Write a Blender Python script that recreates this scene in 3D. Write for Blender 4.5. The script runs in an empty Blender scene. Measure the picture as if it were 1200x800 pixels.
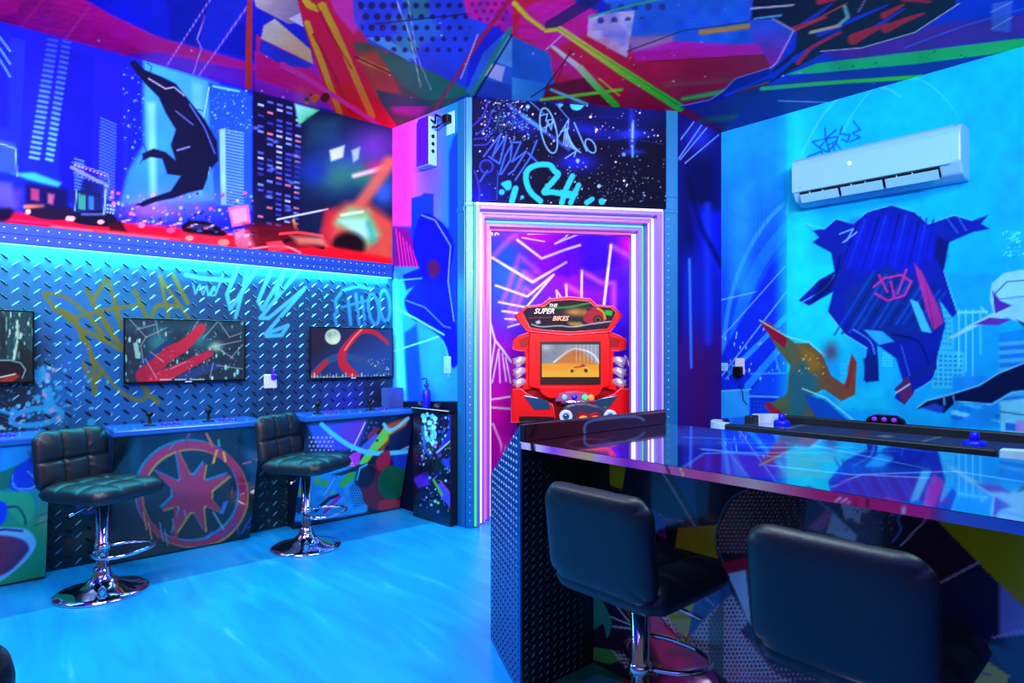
import bpy, bmesh, math, random
import numpy as np
from mathutils import Vector, Matrix
random.seed(7)
rng = np.random.default_rng(7)
SC = bpy.context.scene
COL = SC.collection

# ------------------------------------------------------------------ camera
HCAM, HCEIL, FPX, V0 = 1.15, 2.80, 735.0, 411.0
cam_d = bpy.data.cameras.new('camera')
cam_d.sensor_width = 36.0
cam_d.lens = FPX / 1200 * 36.0
cam_d.shift_y = (V0 - 400) / 1200
cam_d.clip_start = 0.02
cam = bpy.data.objects.new('camera', cam_d)
cam.location = (0, 0, HCAM)
cam.rotation_euler = (math.pi / 2, 0, 0)
COL.objects.link(cam)
SC.camera = cam

# ------------------------------------------------------------------ world, lights, exposure
w = bpy.data.worlds.new('world')
SC.world = w
w.use_nodes = True
w.node_tree.nodes['Background'].inputs[0].default_value = (0.72, 0.56, 0.78, 1)
w.node_tree.nodes['Background'].inputs[1].default_value = 0.14
SC.view_settings.view_transform = 'Standard'
SC.view_settings.look = 'None'
SC.view_settings.gamma = 1.0
SC.view_settings.exposure = -0.08
SC.view_settings.use_curve_mapping = False

def area_light(name, loc, target, sx, sy, watts, color):
    d = bpy.data.lights.new(name, 'AREA')
    d.shape = 'RECTANGLE'
    d.size, d.size_y = sx, sy
    d.energy = watts
    d.color = color
    o = bpy.data.objects.new(name, d)
    o.location = loc
    o.rotation_euler = (Vector(target) - Vector(loc)).to_track_quat('-Z', 'Y').to_euler()
    COL.objects.link(o)
    return o

# plan of the room (metres, camera at the origin looking along +Y)
A = Vector((-0.886, 4.653)); B = Vector((-0.289, 4.083)); C = Vector((1.1275, 4.316)); D = Vector((1.579, 4.737))
E1 = Vector((0.741, 0.6715)); N1 = Vector((0.6715, -0.741))        # along the left wall towards the corner / into the room
E2 = Vector((0.664, -0.7476)); N2 = Vector((-0.7476, -0.664))      # along the right wall towards us / into the room
def ang(v): return math.atan2(v.y, v.x)
W_L = (A.x, A.y, ang(E1)); W_R = (D.x, D.y, ang(E2))
W_S1 = (A.x, A.y, ang(B - A)); W_DR = (B.x, B.y, ang(C - B)); W_S2 = (C.x, C.y, ang(D - C))
def PL(x, d, z=0.0): p = A + E1 * x + N1 * d; return Vector((p.x, p.y, z))
def PR(x, d, z=0.0): p = D + E2 * x + N2 * d; return Vector((p.x, p.y, z))

# unseen fill lights added overhead and behind the camera, the light strip under the riveted ledge, a fill light added in the closet
area_light('overhead_fill_light', (0.25, 2.2, 2.74), (0.25, 2.3, 0), 1.2, 0.8, 44, (0.66, 0.86, 1.0))
area_light('overhead_fill_light_left', (-1.7, 2.2, 2.74), (-1.9, 2.6, 0), 0.9, 0.9, 50, (1.0, 0.88, 0.95))
area_light('overhead_fill_light_right', (1.9, 1.9, 2.74), (2.3, 2.5, 0.6), 0.9, 0.9, 52, (0.56, 0.96, 1.0))
rl = area_light('rear_fill_light', (-0.4, -1.6, 2.5), (-0.6, 3.4, 3.35), 4.2, 0.2, 250, (1.0, 0.54, 0.62))  # added fill for the ceiling and upper walls, no fitting behind it
rl.data.spread = math.radians(72)
ls = area_light('strip_lamp', PL(-1.75, 0.022, 1.684), PL(-1.75, 0.10, 0), 3.4, 0.012, 62, (0.03, 0.78, 1.0))
ls.rotation_euler = (0, math.radians(0), ang(E1))
area_light('closet_fill_light', (0.40, 4.75, 2.72), (0.5, 5.2, 0.9), 0.7, 0.4, 28, (1.0, 0.66, 0.95))  # extra unseen fill to brighten the closet

# ------------------------------------------------------------------ helpers
def lin(c):
    c = np.asarray(c, dtype=float)
    return np.where(c <= 0.04045, c / 12.92, ((c + 0.055) / 1.055) ** 2.4)
def hx(s): return np.array([int(s[i:i + 2], 16) / 255 for i in (0, 2, 4)])

def mat(name, color='808080', rough=0.5, metal=0.0, emit=0.0, coat=0.0, bump=0.0, scale=40.0, var=0.0, ior=1.5):
    m = bpy.data.materials.new(name)
    m.use_nodes = True
    nt = m.node_tree
    p = nt.nodes['Principled BSDF']
    c = (*lin(hx(color)), 1)
    p.inputs['Base Color'].default_value = c
    p.inputs['Roughness'].default_value = rough
    p.inputs['Metallic'].default_value = metal
    p.inputs['Coat Weight'].default_value = coat
    p.inputs['Coat Roughness'].default_value = 0.05
    p.inputs['IOR'].default_value = ior
    if emit:
        p.inputs['Emission Color'].default_value = c
        p.inputs['Emission Strength'].default_value = emit
        p.inputs['Base Color'].default_value = (*(lin(hx(color)) * 0.3), 1)
    tc = nt.nodes.new('ShaderNodeTexCoord')
    nz = nt.nodes.new('ShaderNodeTexNoise')
    nz.inputs['Scale'].default_value = scale
    nt.links.new(tc.outputs['Object'], nz.inputs['Vector'])
    mr = nt.nodes.new('ShaderNodeMapRange')
    mr.inputs['To Min'].default_value = max(0.0, rough * 0.85)
    mr.inputs['To Max'].default_value = min(1.0, rough * 1.15)
    nt.links.new(nz.outputs['Fac'], mr.inputs['Value'])
    nt.links.new(mr.outputs['Result'], p.inputs['Roughness'])
    if bump:
        b = nt.nodes.new('ShaderNodeBump')
        b.inputs['Strength'].default_value = bump
        b.inputs['Distance'].default_value = 0.002
        nt.links.new(nz.outputs['Fac'], b.inputs['Height'])
        nt.links.new(b.outputs['Normal'], p.inputs['Normal'])
    return m

def print_mat(name, rough=0.45, coat=0.0, metal=0.0, emit=0.0, ior=1.5, coat_ior=1.5, spec=0.5, bump=0.08, scale=90.0):
    """a printed surface: colours come from the print itself, fine vinyl grain from noise"""
    m = bpy.data.materials.new(name)
    m.use_nodes = True
    nt = m.node_tree
    p = nt.nodes['Principled BSDF']
    at = nt.nodes.new('ShaderNodeAttribute')
    at.attribute_name = 'Col'
    if emit:
        nt.links.new(at.outputs['Color'], p.inputs['Emission Color'])
        p.inputs['Emission Strength'].default_value = emit
        p.inputs['Base Color'].default_value = (0.01, 0.01, 0.012, 1)
    else:
        nt.links.new(at.outputs['Color'], p.inputs['Base Color'])
    p.inputs['Roughness'].default_value = rough
    p.inputs['Metallic'].default_value = metal
    p.inputs['Specular IOR Level'].default_value = spec
    p.inputs['Coat Weight'].default_value = coat
    p.inputs['Coat Roughness'].default_value = 0.03
    p.inputs['Coat IOR'].default_value = coat_ior
    p.inputs['IOR'].default_value = ior
    tc = nt.nodes.new('ShaderNodeTexCoord')
    nz = nt.nodes.new('ShaderNodeTexNoise')
    nz.inputs['Scale'].default_value = scale
    nt.links.new(tc.outputs['Object'], nz.inputs['Vector'])
    b = nt.nodes.new('ShaderNodeBump')
    b.inputs['Strength'].default_value = bump
    b.inputs['Distance'].default_value = 0.003
    nt.links.new(nz.outputs['Fac'], b.inputs['Height'])
    nt.links.new(b.outputs['Normal'], p.inputs['Normal'])
    return m

class MB:
    def __init__(s): s.bm = bmesh.new()
    def _add(s, t, mtx=None, mi=0):
        if mtx is not None: bmesh.ops.transform(t, matrix=mtx, verts=t.verts)
        for f in t.faces: f.material_index = mi
        me = bpy.data.meshes.new('tmp'); t.to_mesh(me); t.free()
        s.bm.from_mesh(me); bpy.data.meshes.remove(me)
        return s
    def box(s, lo, hi, bev=0.0, seg=1, mtx=None, mi=0):
        t = bmesh.new()
        bmesh.ops.create_cube(t, size=1.0)
        c = [(a + b) / 2 for a, b in zip(lo, hi)]; d = [abs(b - a) for a, b in zip(lo, hi)]
        for v in t.verts: v.co = Vector((c[0] + v.co.x * d[0], c[1] + v.co.y * d[1], c[2] + v.co.z * d[2]))
        if bev: bmesh.ops.bevel(t, geom=t.edges[:], offset=bev, segments=seg, affect='EDGES', profile=0.5)
        return s._add(t, mtx, mi)
    def prism(s, pts, axis, lo, hi, bev=0.0, seg=1, mtx=None, mi=0):
        """extrude a 2D outline along an axis ('x','y','z')"""
        def P(a, b, h): return {'x': (h, a, b), 'y': (a, h, b), 'z': (a, b, h)}[axis]
        t = bmesh.new()
        v0 = [t.verts.new(P(a, b, lo)) for a, b in pts]; v1 = [t.verts.new(P(a, b, hi)) for a, b in pts]
        n = len(pts)
        t.faces.new(v0); t.faces.new(v1[::-1])
        for i in range(n): t.faces.new((v0[i], v1[i], v1[(i + 1) % n], v0[(i + 1) % n]))
        bmesh.ops.recalc_face_normals(t, faces=t.faces[:])
        if bev: bmesh.ops.bevel(t, geom=t.edges[:], offset=bev, segments=seg, affect='EDGES', profile=0.5)
        return s._add(t, mtx, mi)
    def lathe(s, prof, n=32, mtx=None, mi=0):
        t = bmesh.new(); rings = []
        for r, z in prof:
            rings.append([t.verts.new((r * math.cos(2 * math.pi * k / n), r * math.sin(2 * math.pi * k / n), z)) for k in range(n)])
        for a, b in zip(rings, rings[1:]):
            for k in range(n): t.faces.new((a[k], a[(k + 1) % n], b[(k + 1) % n], b[k]))
        t.faces.new(rings[0][::-1]); t.faces.new(rings[-1])
        bmesh.ops.recalc_face_normals(t, faces=t.faces[:])
        for f in t.faces: f.smooth = True
        return s._add(t, mtx, mi)
    def tube(s, pts, r, n=8, closed=False, mi=0, mtx=None):
        t = bmesh.new(); P = [Vector(p) for p in pts]; N = len(P); rings = []
        for i in range(N):
            a = P[(i - 1) % N] if (closed or i > 0) else P[i]
            b = P[(i + 1) % N] if (closed or i < N - 1) else P[i]
            d = (b - a).normalized()
            up = Vector((0, 0, 1)) if abs(d.z) < 0.9 else Vector((1, 0, 0))
            x = d.cross(up).normalized(); y = d.cross(x).normalized()
            rr = r[i] if isinstance(r, (list, tuple)) else r
            rings.append([t.verts.new(P[i] + (x * math.cos(2 * math.pi * k / n) + y * math.sin(2 * math.pi * k / n)) * rr) for k in range(n)])
        for i in range(N if closed else N - 1):
            a, b = rings[i], rings[(i + 1) % N]
            for k in range(n): t.faces.new((a[k], a[(k + 1) % n], b[(k + 1) % n], b[k]))
        if not closed:
            t.faces.new(rings[0][::-1]); t.faces.new(rings[-1])
        bmesh.ops.recalc_face_normals(t, faces=t.faces[:])
        for f in t.faces: f.smooth = True
        return s._add(t, mtx, mi)
    def ball(s, c, r, u=16, v=10, sc=(1, 1, 1), mi=0, mtx=None):
        t = bmesh.new()
        bmesh.ops.create_uvsphere(t, u_segments=u, v_segments=v, radius=r)
        for q in t.verts: q.co = Vector((c[0] + q.co.x * sc[0], c[1] + q.co.y * sc[1], c[2] + q.co.z * sc[2]))
        for f in t.faces: f.smooth = True
        return s._add(t, mtx, mi)
    def raw(s, verts, faces, smooth=False, mi=0):
        t = bmesh.new(); V = [t.verts.new(v) for v in verts]
        for f in faces: t.faces.new([V[i] for i in f])
        for f in t.faces: f.smooth = smooth
        return s._add(t, None, mi)
    def build(s, name, mats, parent=None, kind=None, loc=None, rotz=None, label=None):
        me = bpy.data.meshes.new(name); s.bm.to_mesh(me); s.bm.free()
        for m in (mats if isinstance(mats, (list, tuple)) else [mats]): me.materials.append(m)
        o = bpy.data.objects.new(name, me); COL.objects.link(o)
        if parent is not None: o.parent = parent
        if loc is not None: o.location = loc
        if rotz is not None: o.rotation_euler = (0, 0, rotz)
        if kind: o['kind'] = kind
        if label: o['label'] = label
        return o

def thing(name, label, cat, loc=(0, 0, 0), rotz=0.0, group=None):
    o = bpy.data.objects.new(name, None); o.empty_display_size = 0.1
    COL.objects.link(o)
    o.location = loc; o.rotation_euler = (0, 0, rotz)
    o['label'] = label; o['category'] = cat
    if group: o['group'] = group
    return o
def tag(o, label, cat, group=None):
    o['label'] = label; o['category'] = cat
    if group: o['group'] = group
    return o
def copy_thing(root, loc, rotz, label):
    r = root.copy(); COL.objects.link(r); r.location = loc; r.rotation_euler = (0, 0, rotz); r['label'] = label
    for ch in list(root.children):
        c = ch.copy(); COL.objects.link(c); c.parent = r
        for g in list(ch.children):
            d = g.copy(); COL.objects.link(d); d.parent = c
    return r

# ------------------------------------------------------------------ printing flat artwork onto finely divided panels
def cuts(lo, hi, f0, f1, fine, coarse):
    """grid lines: fine where the print carries detail, coarse elsewhere"""
    f0, f1 = max(lo, f0), min(hi, f1); out = []
    if f0 > lo: out += list(np.linspace(lo, f0, max(2, int(math.ceil((f0 - lo) / coarse)) + 1))[:-1])
    out += list(np.linspace(f0, f1, max(2, int(math.ceil((f1 - f0) / fine)) + 1)))
    if f1 < hi: out += list(np.linspace(f1, hi, max(2, int(math.ceil((hi - f1) / coarse)) + 1))[1:])
    return np.array(out)

def vnoise(x, y, seed=0):
    def h(i, j):
        n = (i.astype(np.int64) * 374761393 + j.astype(np.int64) * 668265263 + seed * 974711) & 0x7fffffff
        n = ((n ^ (n >> 13)) * 1274126177) & 0x7fffffff
        return (n & 0xffff) / 65535.0
    xi, yi = np.floor(x), np.floor(y); fx, fy = x - xi, y - yi
    fx = fx * fx * (3 - 2 * fx); fy = fy * fy * (3 - 2 * fy)
    a, b, c, d = h(xi, yi), h(xi + 1, yi), h(xi, yi + 1), h(xi + 1, yi + 1)
    return (a * (1 - fx) + b * fx) * (1 - fy) + (c * (1 - fx) + d * fx) * fy

def smooth_pts(pts, closed, n=6):
    P = np.array(pts, float); N = len(P); out = []
    for i in range(N if closed else N - 1):
        p0 = P[(i - 1) % N] if (closed or i > 0) else P[i]
        p1 = P[i]; p2 = P[(i + 1) % N]
        p3 = P[(i + 2) % N] if (closed or i < N - 2) else P[(i + 1) % N]
        for t in np.arange(n) / n:
            out.append(0.5 * (2 * p1 + (p2 - p0) * t + (2 * p0 - 5 * p1 + 4 * p2 - p3) * t * t + (3 * p1 - p0 - 3 * p2 + p3) * t ** 3))
    if not closed: out.append(P[-1])
    return np.array(out)

class Print:
    """artwork on one panel. Points are given on the artist's layout sheet (1200 x 800 units) and laid on the panel."""
    def __init__(s, O, U, V, us, vs, base='000000'):
        s.O, s.U, s.V, s.us, s.vs = Vector(O), Vector(U), Vector(V), us, vs
        g, h = np.meshgrid(us, vs)                                   # rows = v
        s.shape = g.shape
        wx = s.O.x + g * s.U.x + h * s.V.x; wy = s.O.y + g * s.U.y + h * s.V.y; wz = s.O.z + g * s.U.z + h * s.V.z
        wy = np.maximum(wy, 0.35)
        s.x = (600 + FPX * wx / wy).ravel(); s.y = (V0 - FPX * (wz - HCAM) / wy).ravel()
        s.c = np.tile(hx(base), (s.x.size, 1))
    def _sel(s, x0, y0, x1, y1): return np.nonzero((s.x >= x0) & (s.x <= x1) & (s.y >= y0) & (s.y <= y1))[0]
    def _mix(s, idx, cov, color, color2=None, t=None):
        col = hx(color)
        if color2 is not None: col = col[None] * (1 - t[:, None]) + hx(color2)[None] * t[:, None]
        s.c[idx] = s.c[idx] * (1 - cov[:, None]) + col * cov[:, None]
    def _poly(s, pts, soft):
        P = np.array(pts, float)
        idx = s._sel(P[:, 0].min() - soft, P[:, 1].min() - soft, P[:, 0].max() + soft, P[:, 1].max() + soft)
        x, y = s.x[idx], s.y[idx]
        inside = np.zeros(idx.size, bool); d2 = np.full(idx.size, 1e12)
        Q = np.roll(P, -1, 0)
        for (x0, y0), (x1, y1) in zip(P, Q):
            if y0 != y1:
                cr = ((y0 > y) != (y1 > y)) & (x < (x1 - x0) * (y - y0) / (y1 - y0) + x0); inside ^= cr
            ex, ey = x1 - x0, y1 - y0; L = ex * ex + ey * ey + 1e-9
            t = np.clip(((x - x0) * ex + (y - y0) * ey) / L, 0, 1)
            d2 = np.minimum(d2, (x - x0 - t * ex) ** 2 + (y - y0 - t * ey) ** 2)
        sd = np.sqrt(d2) * np.where(inside, 1, -1)
        return idx, np.clip(sd / (2 * soft) + 0.5, 0, 1), x, y
    def fill(s, pts, color, a=1.0, soft=0.7, sm=False, c2=None, g=None, n=None):
        """g = (x0,y0,x1,y1): gradient from color to c2; n = (scale, amount): mottling"""
        if sm: pts = smooth_pts(pts, True)
        idx, cov, x, y = s._poly(pts, soft)
        if not idx.size: return s
        cov = cov * a
        if n: cov = cov * (1 - n[1] * vnoise(x / n[0], y / n[0], 5))
        if c2:
            dx, dy = g[2] - g[0], g[3] - g[1]
            t = np.clip(((x - g[0]) * dx + (y - g[1]) * dy) / (dx * dx + dy * dy), 0, 1)
            s._mix(idx, cov, color, c2, t)
        else: s._mix(idx, cov, color)
        return s
    def line(s, pts, wd, color, a=1.0, soft=0.6, sm=False, w2=None, c2=None):
        P = smooth_pts(pts, False) if sm else np.array(pts, float)
        W = max(wd, w2 or 0) / 2 + soft
        idx = s._sel(P[:, 0].min() - W, P[:, 1].min() - W, P[:, 0].max() + W, P[:, 1].max() + W)
        if not idx.size: return s
        x, y = s.x[idx], s.y[idx]; best = np.full(idx.size, -1e9); tt = np.zeros(idx.size); n = len(P) - 1
        for i in range(n):
            x0, y0 = P[i]; x1, y1 = P[i + 1]; ex, ey = x1 - x0, y1 - y0; L = ex * ex + ey * ey + 1e-9
            t = np.clip(((x - x0) * ex + (y - y0) * ey) / L, 0, 1)
            d = np.sqrt((x - x0 - t * ex) ** 2 + (y - y0 - t * ey) ** 2); q = (i + t) / n
            r = wd / 2 if w2 is None else (wd + (w2 - wd) * q) / 2
            sd = r - d; m = sd > best
            best = np.where(m, sd, best); tt = np.where(m, q, tt)
        cov = np.clip(best / (2 * soft) + 0.5, 0, 1) * a
        if c2: s._mix(idx, cov, color, c2, tt)
        else: s._mix(idx, cov, color)
        return s
    def glow(s, cx, cy, rx, ry, color, a=1.0, rot=0.0):
        R = 2.6 * max(rx, ry); idx = s._sel(cx - R, cy - R, cx + R, cy + R)
        dx, dy = s.x[idx] - cx, s.y[idx] - cy; c_, s_ = math.cos(math.radians(rot)), math.sin(math.radians(rot))
        u, v = (dx * c_ + dy * s_) / rx, (-dx * s_ + dy * c_) / ry
        s._mix(idx, a * np.exp(-(u * u + v * v)), color); return s
    def disc(s, cx, cy, r, color, a=1.0, soft=0.6, ry=None, rot=0.0):
        n = 20; ry = ry or r; c_, s_ = math.cos(math.radians(rot)), math.sin(math.radians(rot))
        P = [(cx + r * math.cos(k * 2 * math.pi / n) * c_ - ry * math.sin(k * 2 * math.pi / n) * s_, cy + r * math.cos(k * 2 * math.pi / n) * s_ + ry * math.sin(k * 2 * math.pi / n) * c_) for k in range(n)]
        return s.fill(P, color, a, soft)
    def ring(s, cx, cy, r, ry, wd, color, a=1.0, rot=0.0, t0=0, t1=360):
        c_, s_ = math.cos(math.radians(rot)), math.sin(math.radians(rot)); P = []
        for k in range(33):
            t = math.radians(t0 + (t1 - t0) * k / 32); u, v = r * math.cos(t), ry * math.sin(t)
            P.append((cx + u * c_ - v * s_, cy + u * s_ + v * c_))
        return s.line(P, wd, color, a)
    def dots(s, pts, pitch, r, color, a=1.0, soft=0.7, rot=0.0, r2=None, g=None):
        idx, cov, x, y = s._poly(pts, soft)
        if not idx.size: return s
        c_, s_ = math.cos(math.radians(rot)), math.sin(math.radians(rot))
        u, v = (x * c_ + y * s_) / pitch, (-x * s_ + y * c_) / pitch
        row = np.floor(v); u = u + 0.5 * (row % 2)
        d = np.hypot(u - np.floor(u) - 0.5, v - row - 0.5) * pitch
        rr = r
        if r2 is not None:
            dx, dy = g[2] - g[0], g[3] - g[1]
            rr = r + (r2 - r) * np.clip(((x - g[0]) * dx + (y - g[1]) * dy) / (dx * dx + dy * dy), 0, 1)
        s._mix(idx, cov * a * np.clip((rr - d) / (2 * soft) + 0.5, 0, 1), color); return s
    def specks(s, n, x0, y0, x1, y1, rmin, rmax, cols, a=1.0, seed=1, rx=1.0, ry=1.0):
        r_ = np.random.default_rng(seed)
        for k in range(n):
            cx, cy = r_.uniform(x0, x1), r_.uniform(y0, y1); r = rmin + (rmax - rmin) * r_.random() ** 2.5
            idx = s._sel(cx - r * rx - 1, cy - r * ry - 1, cx + r * rx + 1, cy + r * ry + 1)
            if not idx.size: continue
            d = np.hypot((s.x[idx] - cx) / rx, (s.y[idx] - cy) / ry)
            s._mix(idx, a * np.clip((r - d) / 1.0 + 0.5, 0, 1), cols[int(r_.integers(len(cols)))])
        return s
    def wins(s, quad, nx, ny, color, fx=0.55, fy=0.5, a=1.0, keep=1.0, seed=3, cols=None):
        """rows of printed windows in a four-cornered block (tl,tr,br,bl)"""
        q = np.array(quad, float); r_ = np.random.default_rng(seed)
        def B(u, v): return (q[0] * (1 - u) + q[1] * u) * (1 - v) + (q[3] * (1 - u) + q[2] * u) * v
        for j in range(ny):
            for i in range(nx):
                if r_.random() > keep: continue
                u0, u1 = (i + .5 - fx / 2) / nx, (i + .5 + fx / 2) / nx; v0, v1 = (j + .5 - fy / 2) / ny, (j + .5 + fy / 2) / ny
                s.fill([B(u0, v0), B(u1, v0), B(u1, v1), B(u0, v1)], cols[int(r_.integers(len(cols)))] if cols else color, a, 0.6)
        return s
    def mottle(s, scale, amt, seed=2):
        n = vnoise(s.x / scale, s.y / scale, seed) * 0.6 + vnoise(s.x / scale * 2.3, s.y / scale * 2.3, seed + 1) * 0.4
        s.c = np.clip(s.c * (1 + amt * (n[:, None] - 0.5)), 0, 1); return s
    def build(s, name, material, parent, inv, gain=1.0, label=None, clip=None):
        nv, nu = s.shape
        g, h = np.meshgrid(s.us, s.vs)
        M = np.array(inv)
        wpos = np.stack([s.O.x + g * s.U.x + h * s.V.x, s.O.y + g * s.U.y + h * s.V.y, s.O.z + g * s.U.z + h * s.V.z], -1).reshape(-1, 3)
        loc = wpos @ M[:3, :3].T + M[:3, 3]
        i = np.arange(nv * nu).reshape(nv, nu)
        F = np.stack([i[:-1, :-1], i[:-1, 1:], i[1:, 1:], i[1:, :-1]], -1).reshape(-1, 4)
        if clip is not None:                                         # trim the sheet to an outline
            idx, cov, _, _ = s._poly(clip, .3); ins_ = np.zeros(nv * nu, bool); ins_[idx] = cov > .5
            F = F[ins_[F].all(axis=1)]
        me = bpy.data.meshes.new(name)
        me.vertices.add(nv * nu); me.vertices.foreach_set('co', loc.astype(np.float32).ravel())
        me.loops.add(F.size); me.loops.foreach_set('vertex_index', F.astype(np.int32).ravel())
        me.polygons.add(len(F)); me.polygons.foreach_set('loop_start', np.arange(0, F.size, 4, dtype=np.int32))
        me.update(calc_edges=True)
        at = me.color_attributes.new('Col', 'FLOAT_COLOR', 'POINT')
        rgba = np.ones((nv * nu, 4), np.float32); rgba[:, :3] = np.clip(lin(np.clip(s.c, 0, 1)) * np.array(gain), 0, .97)
        at.data.foreach_set('color', rgba.ravel())
        me.materials.append(material)
        o = bpy.data.objects.new(name, me); COL.objects.link(o); o.parent = parent
        if label: o['label'] = label
        return o
def wmat(W): return Matrix.Translation((W[0], W[1], 0)) @ Matrix.Rotation(W[2], 4, 'Z')
def wall_print(W, x0, x1, z0, z1, fx0, fx1, fz0, fz1, fine, coarse=0.08, d=0.003, base='000000'):
    m = wmat(W); O = m @ Vector((0, -d, 0)); U = m.to_3x3() @ Vector((1, 0, 0))
    return Print(O, U, (0, 0, 1), cuts(x0, x1, fx0, fx1, fine, coarse), cuts(z0, z1, fz0, fz1, fine, coarse), base)
def zz(ox, oy, sc, pts): return [(ox + a / sc, oy + b / sc) for a, b in pts]

# ------------------------------------------------------------------ materials
M = {}
M['vinyl'] = print_mat('printed_wall_vinyl', 0.65, spec=0.04)
M['ceilvinyl'] = print_mat('printed_ceiling_vinyl', 0.55, spec=0.15, bump=0.5, scale=28.0)
M['gloss'] = print_mat('laminated_print', 0.22, coat=0.6)
M['mirrorprint'] = print_mat('resin_print', 0.08, coat=1.0, ior=1.55, coat_ior=1.6, bump=0.04, scale=7.0)
M['screen'] = print_mat('screen_image', 0.4, emit=1.05, spec=0.1)
M['lit_art'] = print_mat('backlit_print', 0.5, emit=0.9, spec=0.05)
M['platebase'] = print_mat('plate_sheet', 0.42, metal=0.1, spec=.3)
M['wallpaint'] = mat('wall_paint', '2a55b0', 0.6)
M['floor'] = None
M['chrome'] = mat('chrome', 'dfe8f0', 0.06, 1.0)
M['steel'] = mat('brushed_steel', '9fb4c8', 0.28, 1.0)
M['leather'] = mat('black_leather', '101e26', 0.42, bump=0.25, scale=260)
M['black'] = mat('black_plastic', '08090d', 0.35, ior=1.3)
M['rubber'] = mat('black_rubber', '0a0f14', 0.45)
M['white'] = mat('white_plastic', 'b8dce8', 0.35)
M['acwhite'] = mat('air_conditioner_plastic', '74cce8', 0.4)
M['cyanplate'] = mat('blue_metal_trim', '1478b8', 0.35, 0.35)
M['ledge'] = mat('blue_riveted_metal', '0848b0', 0.45, 0.2)
M['rivet'] = mat('rivet_steel', 'a8d4f0', 0.3, 0.6)
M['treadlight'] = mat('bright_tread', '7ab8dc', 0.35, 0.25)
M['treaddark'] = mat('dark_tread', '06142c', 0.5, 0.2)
M['red'] = mat('red_gloss_plastic', 'd8020c', 0.4, coat=0.0, ior=1.25)
M['darkred'] = mat('dark_red_plastic', '8c0410', 0.4, ior=1.25)
M['pinkhighlight'] = mat('pale_red_highlight', 'ff7080', 0.3)  # pale tone standing for highlights on the red edges
M['bluemallet'] = mat('blue_plastic', '1018e0', 0.3)
M['purple'] = mat('purple_plastic', '4010c8', 0.3)
M['mirrorglass'] = mat('smoked_mirror', '2f6484', 0.1, 0.5)
M['lamp_orange'] = mat('orange_lamp', 'ff7a18', 0.3, emit=2.0)
M['led_cyan'] = mat('cyan_light_strip', '80ffff', 0.4, emit=2.0)
M['n_green'] = mat('green_neon', '38f088', 0.4, emit=1.15)
M['n_lilac'] = mat('lilac_neon', 'b8a0f8', 0.4, emit=1.1)
M['n_white'] = mat('white_neon', 'e4e8ff', 0.4, emit=1.9)
M['n_pink'] = mat('pink_neon', 'f060b8', 0.4, emit=1.15)
M['n_cyan'] = mat('cyan_neon', '70e0f8', 0.4, emit=1.2)
M['n_cream'] = mat('cream_neon', 'f8b8b4', 0.4, emit=1.3)
M['polished'] = mat('lavender_lacquer', '7868d8', 0.3)
M['navy'] = mat('navy_panel', '0a1838', 0.35)
M['dark'] = mat('dark_panel', '070b14', 0.45)
M['glassdark'] = mat('blue_smoked_box', '143a90', 0.15)
M['acrylic'] = mat('blue_clear_acrylic', '6090e0', 0.05)
M['acrylic'].node_tree.nodes['Principled BSDF'].inputs['Transmission Weight'].default_value = 0.75
M['letter'] = mat('white_lettering', 'f4f0ea', 0.4)
M['letter_orange'] = mat('orange_lettering', 'ffb060', 0.4)
def floor_material():
    m = bpy.data.materials.new('pale_blue_floor'); m.use_nodes = True; nt = m.node_tree; p = nt.nodes['Principled BSDF']
    tc = nt.nodes.new('ShaderNodeTexCoord'); mp = nt.nodes.new('ShaderNodeMapping')
    m0 = nt.nodes.new('ShaderNodeMapping'); m0.inputs['Rotation'].default_value = (0, 0, math.radians(48)); mp.inputs['Scale'].default_value = (0.8, 4.5, 1)
    nt.links.new(tc.outputs['Object'], m0.inputs['Vector']); nt.links.new(m0.outputs['Vector'], mp.inputs['Vector'])
    n1 = nt.nodes.new('ShaderNodeTexNoise'); n1.inputs['Scale'].default_value = 2.2; n1.inputs['Detail'].default_value = 6; n1.inputs['Distortion'].default_value = 1.2
    nt.links.new(mp.outputs['Vector'], n1.inputs['Vector'])
    r = nt.nodes.new('ShaderNodeValToRGB'); e = r.color_ramp.elements
    e[0].position = 0.25; e[0].color = (*lin(hx('1092ee')), 1); e[1].position = 0.62; e[1].color = (*lin(hx('14b0f4')), 1)
    k = r.color_ramp.elements.new(0.80); k.color = (*lin(hx('58c8f8')), 1)
    nt.links.new(n1.outputs['Fac'], r.inputs['Fac']); nt.links.new(r.outputs['Color'], p.inputs['Base Color'])
    p.inputs['Roughness'].default_value = 0.34
    b = nt.nodes.new('ShaderNodeBump'); b.inputs['Strength'].default_value = 0.12; b.inputs['Distance'].default_value = 0.003
    nt.links.new(n1.outputs['Fac'], b.inputs['Height']); nt.links.new(b.outputs['Normal'], p.inputs['Normal'])
    return m
M['floor'] = floor_material()

# ================================================================== THE SETTING
def slab(name, W, pts_or_box, material):
    """wall slab in its own frame: x along the wall seen from the room, y into the wall"""
    b = MB()
    for lo, hi in pts_or_box: b.box(lo, hi)
    return b.build(name, material, kind='structure', loc=(W[0], W[1], 0), rotz=W[2])
wall_left = slab('wall_left', W_L, [((-3.7, 0, 0), (1.93, 0.1, HCEIL))], M['wallpaint'])
wall_right = slab('wall_right', W_R, [((-1.62, 0, 0), (2.9, 0.1, HCEIL))], M['wallpaint'])
L1 = (B - A).length; LD = (C - B).length; L2 = (D - C).length
wall_fl = slab('wall_front_left', W_S1, [((0, 0, 0), (L1 - .01, 0.07, HCEIL))], M['wallpaint'])
wall_fr = slab('wall_front_right', W_S2, [((0.01, 0, 0), (L2, 0.07, HCEIL))], M['wallpaint'])
OX0, OX1, OZ = 0.04, 1.345, 2.12
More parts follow.
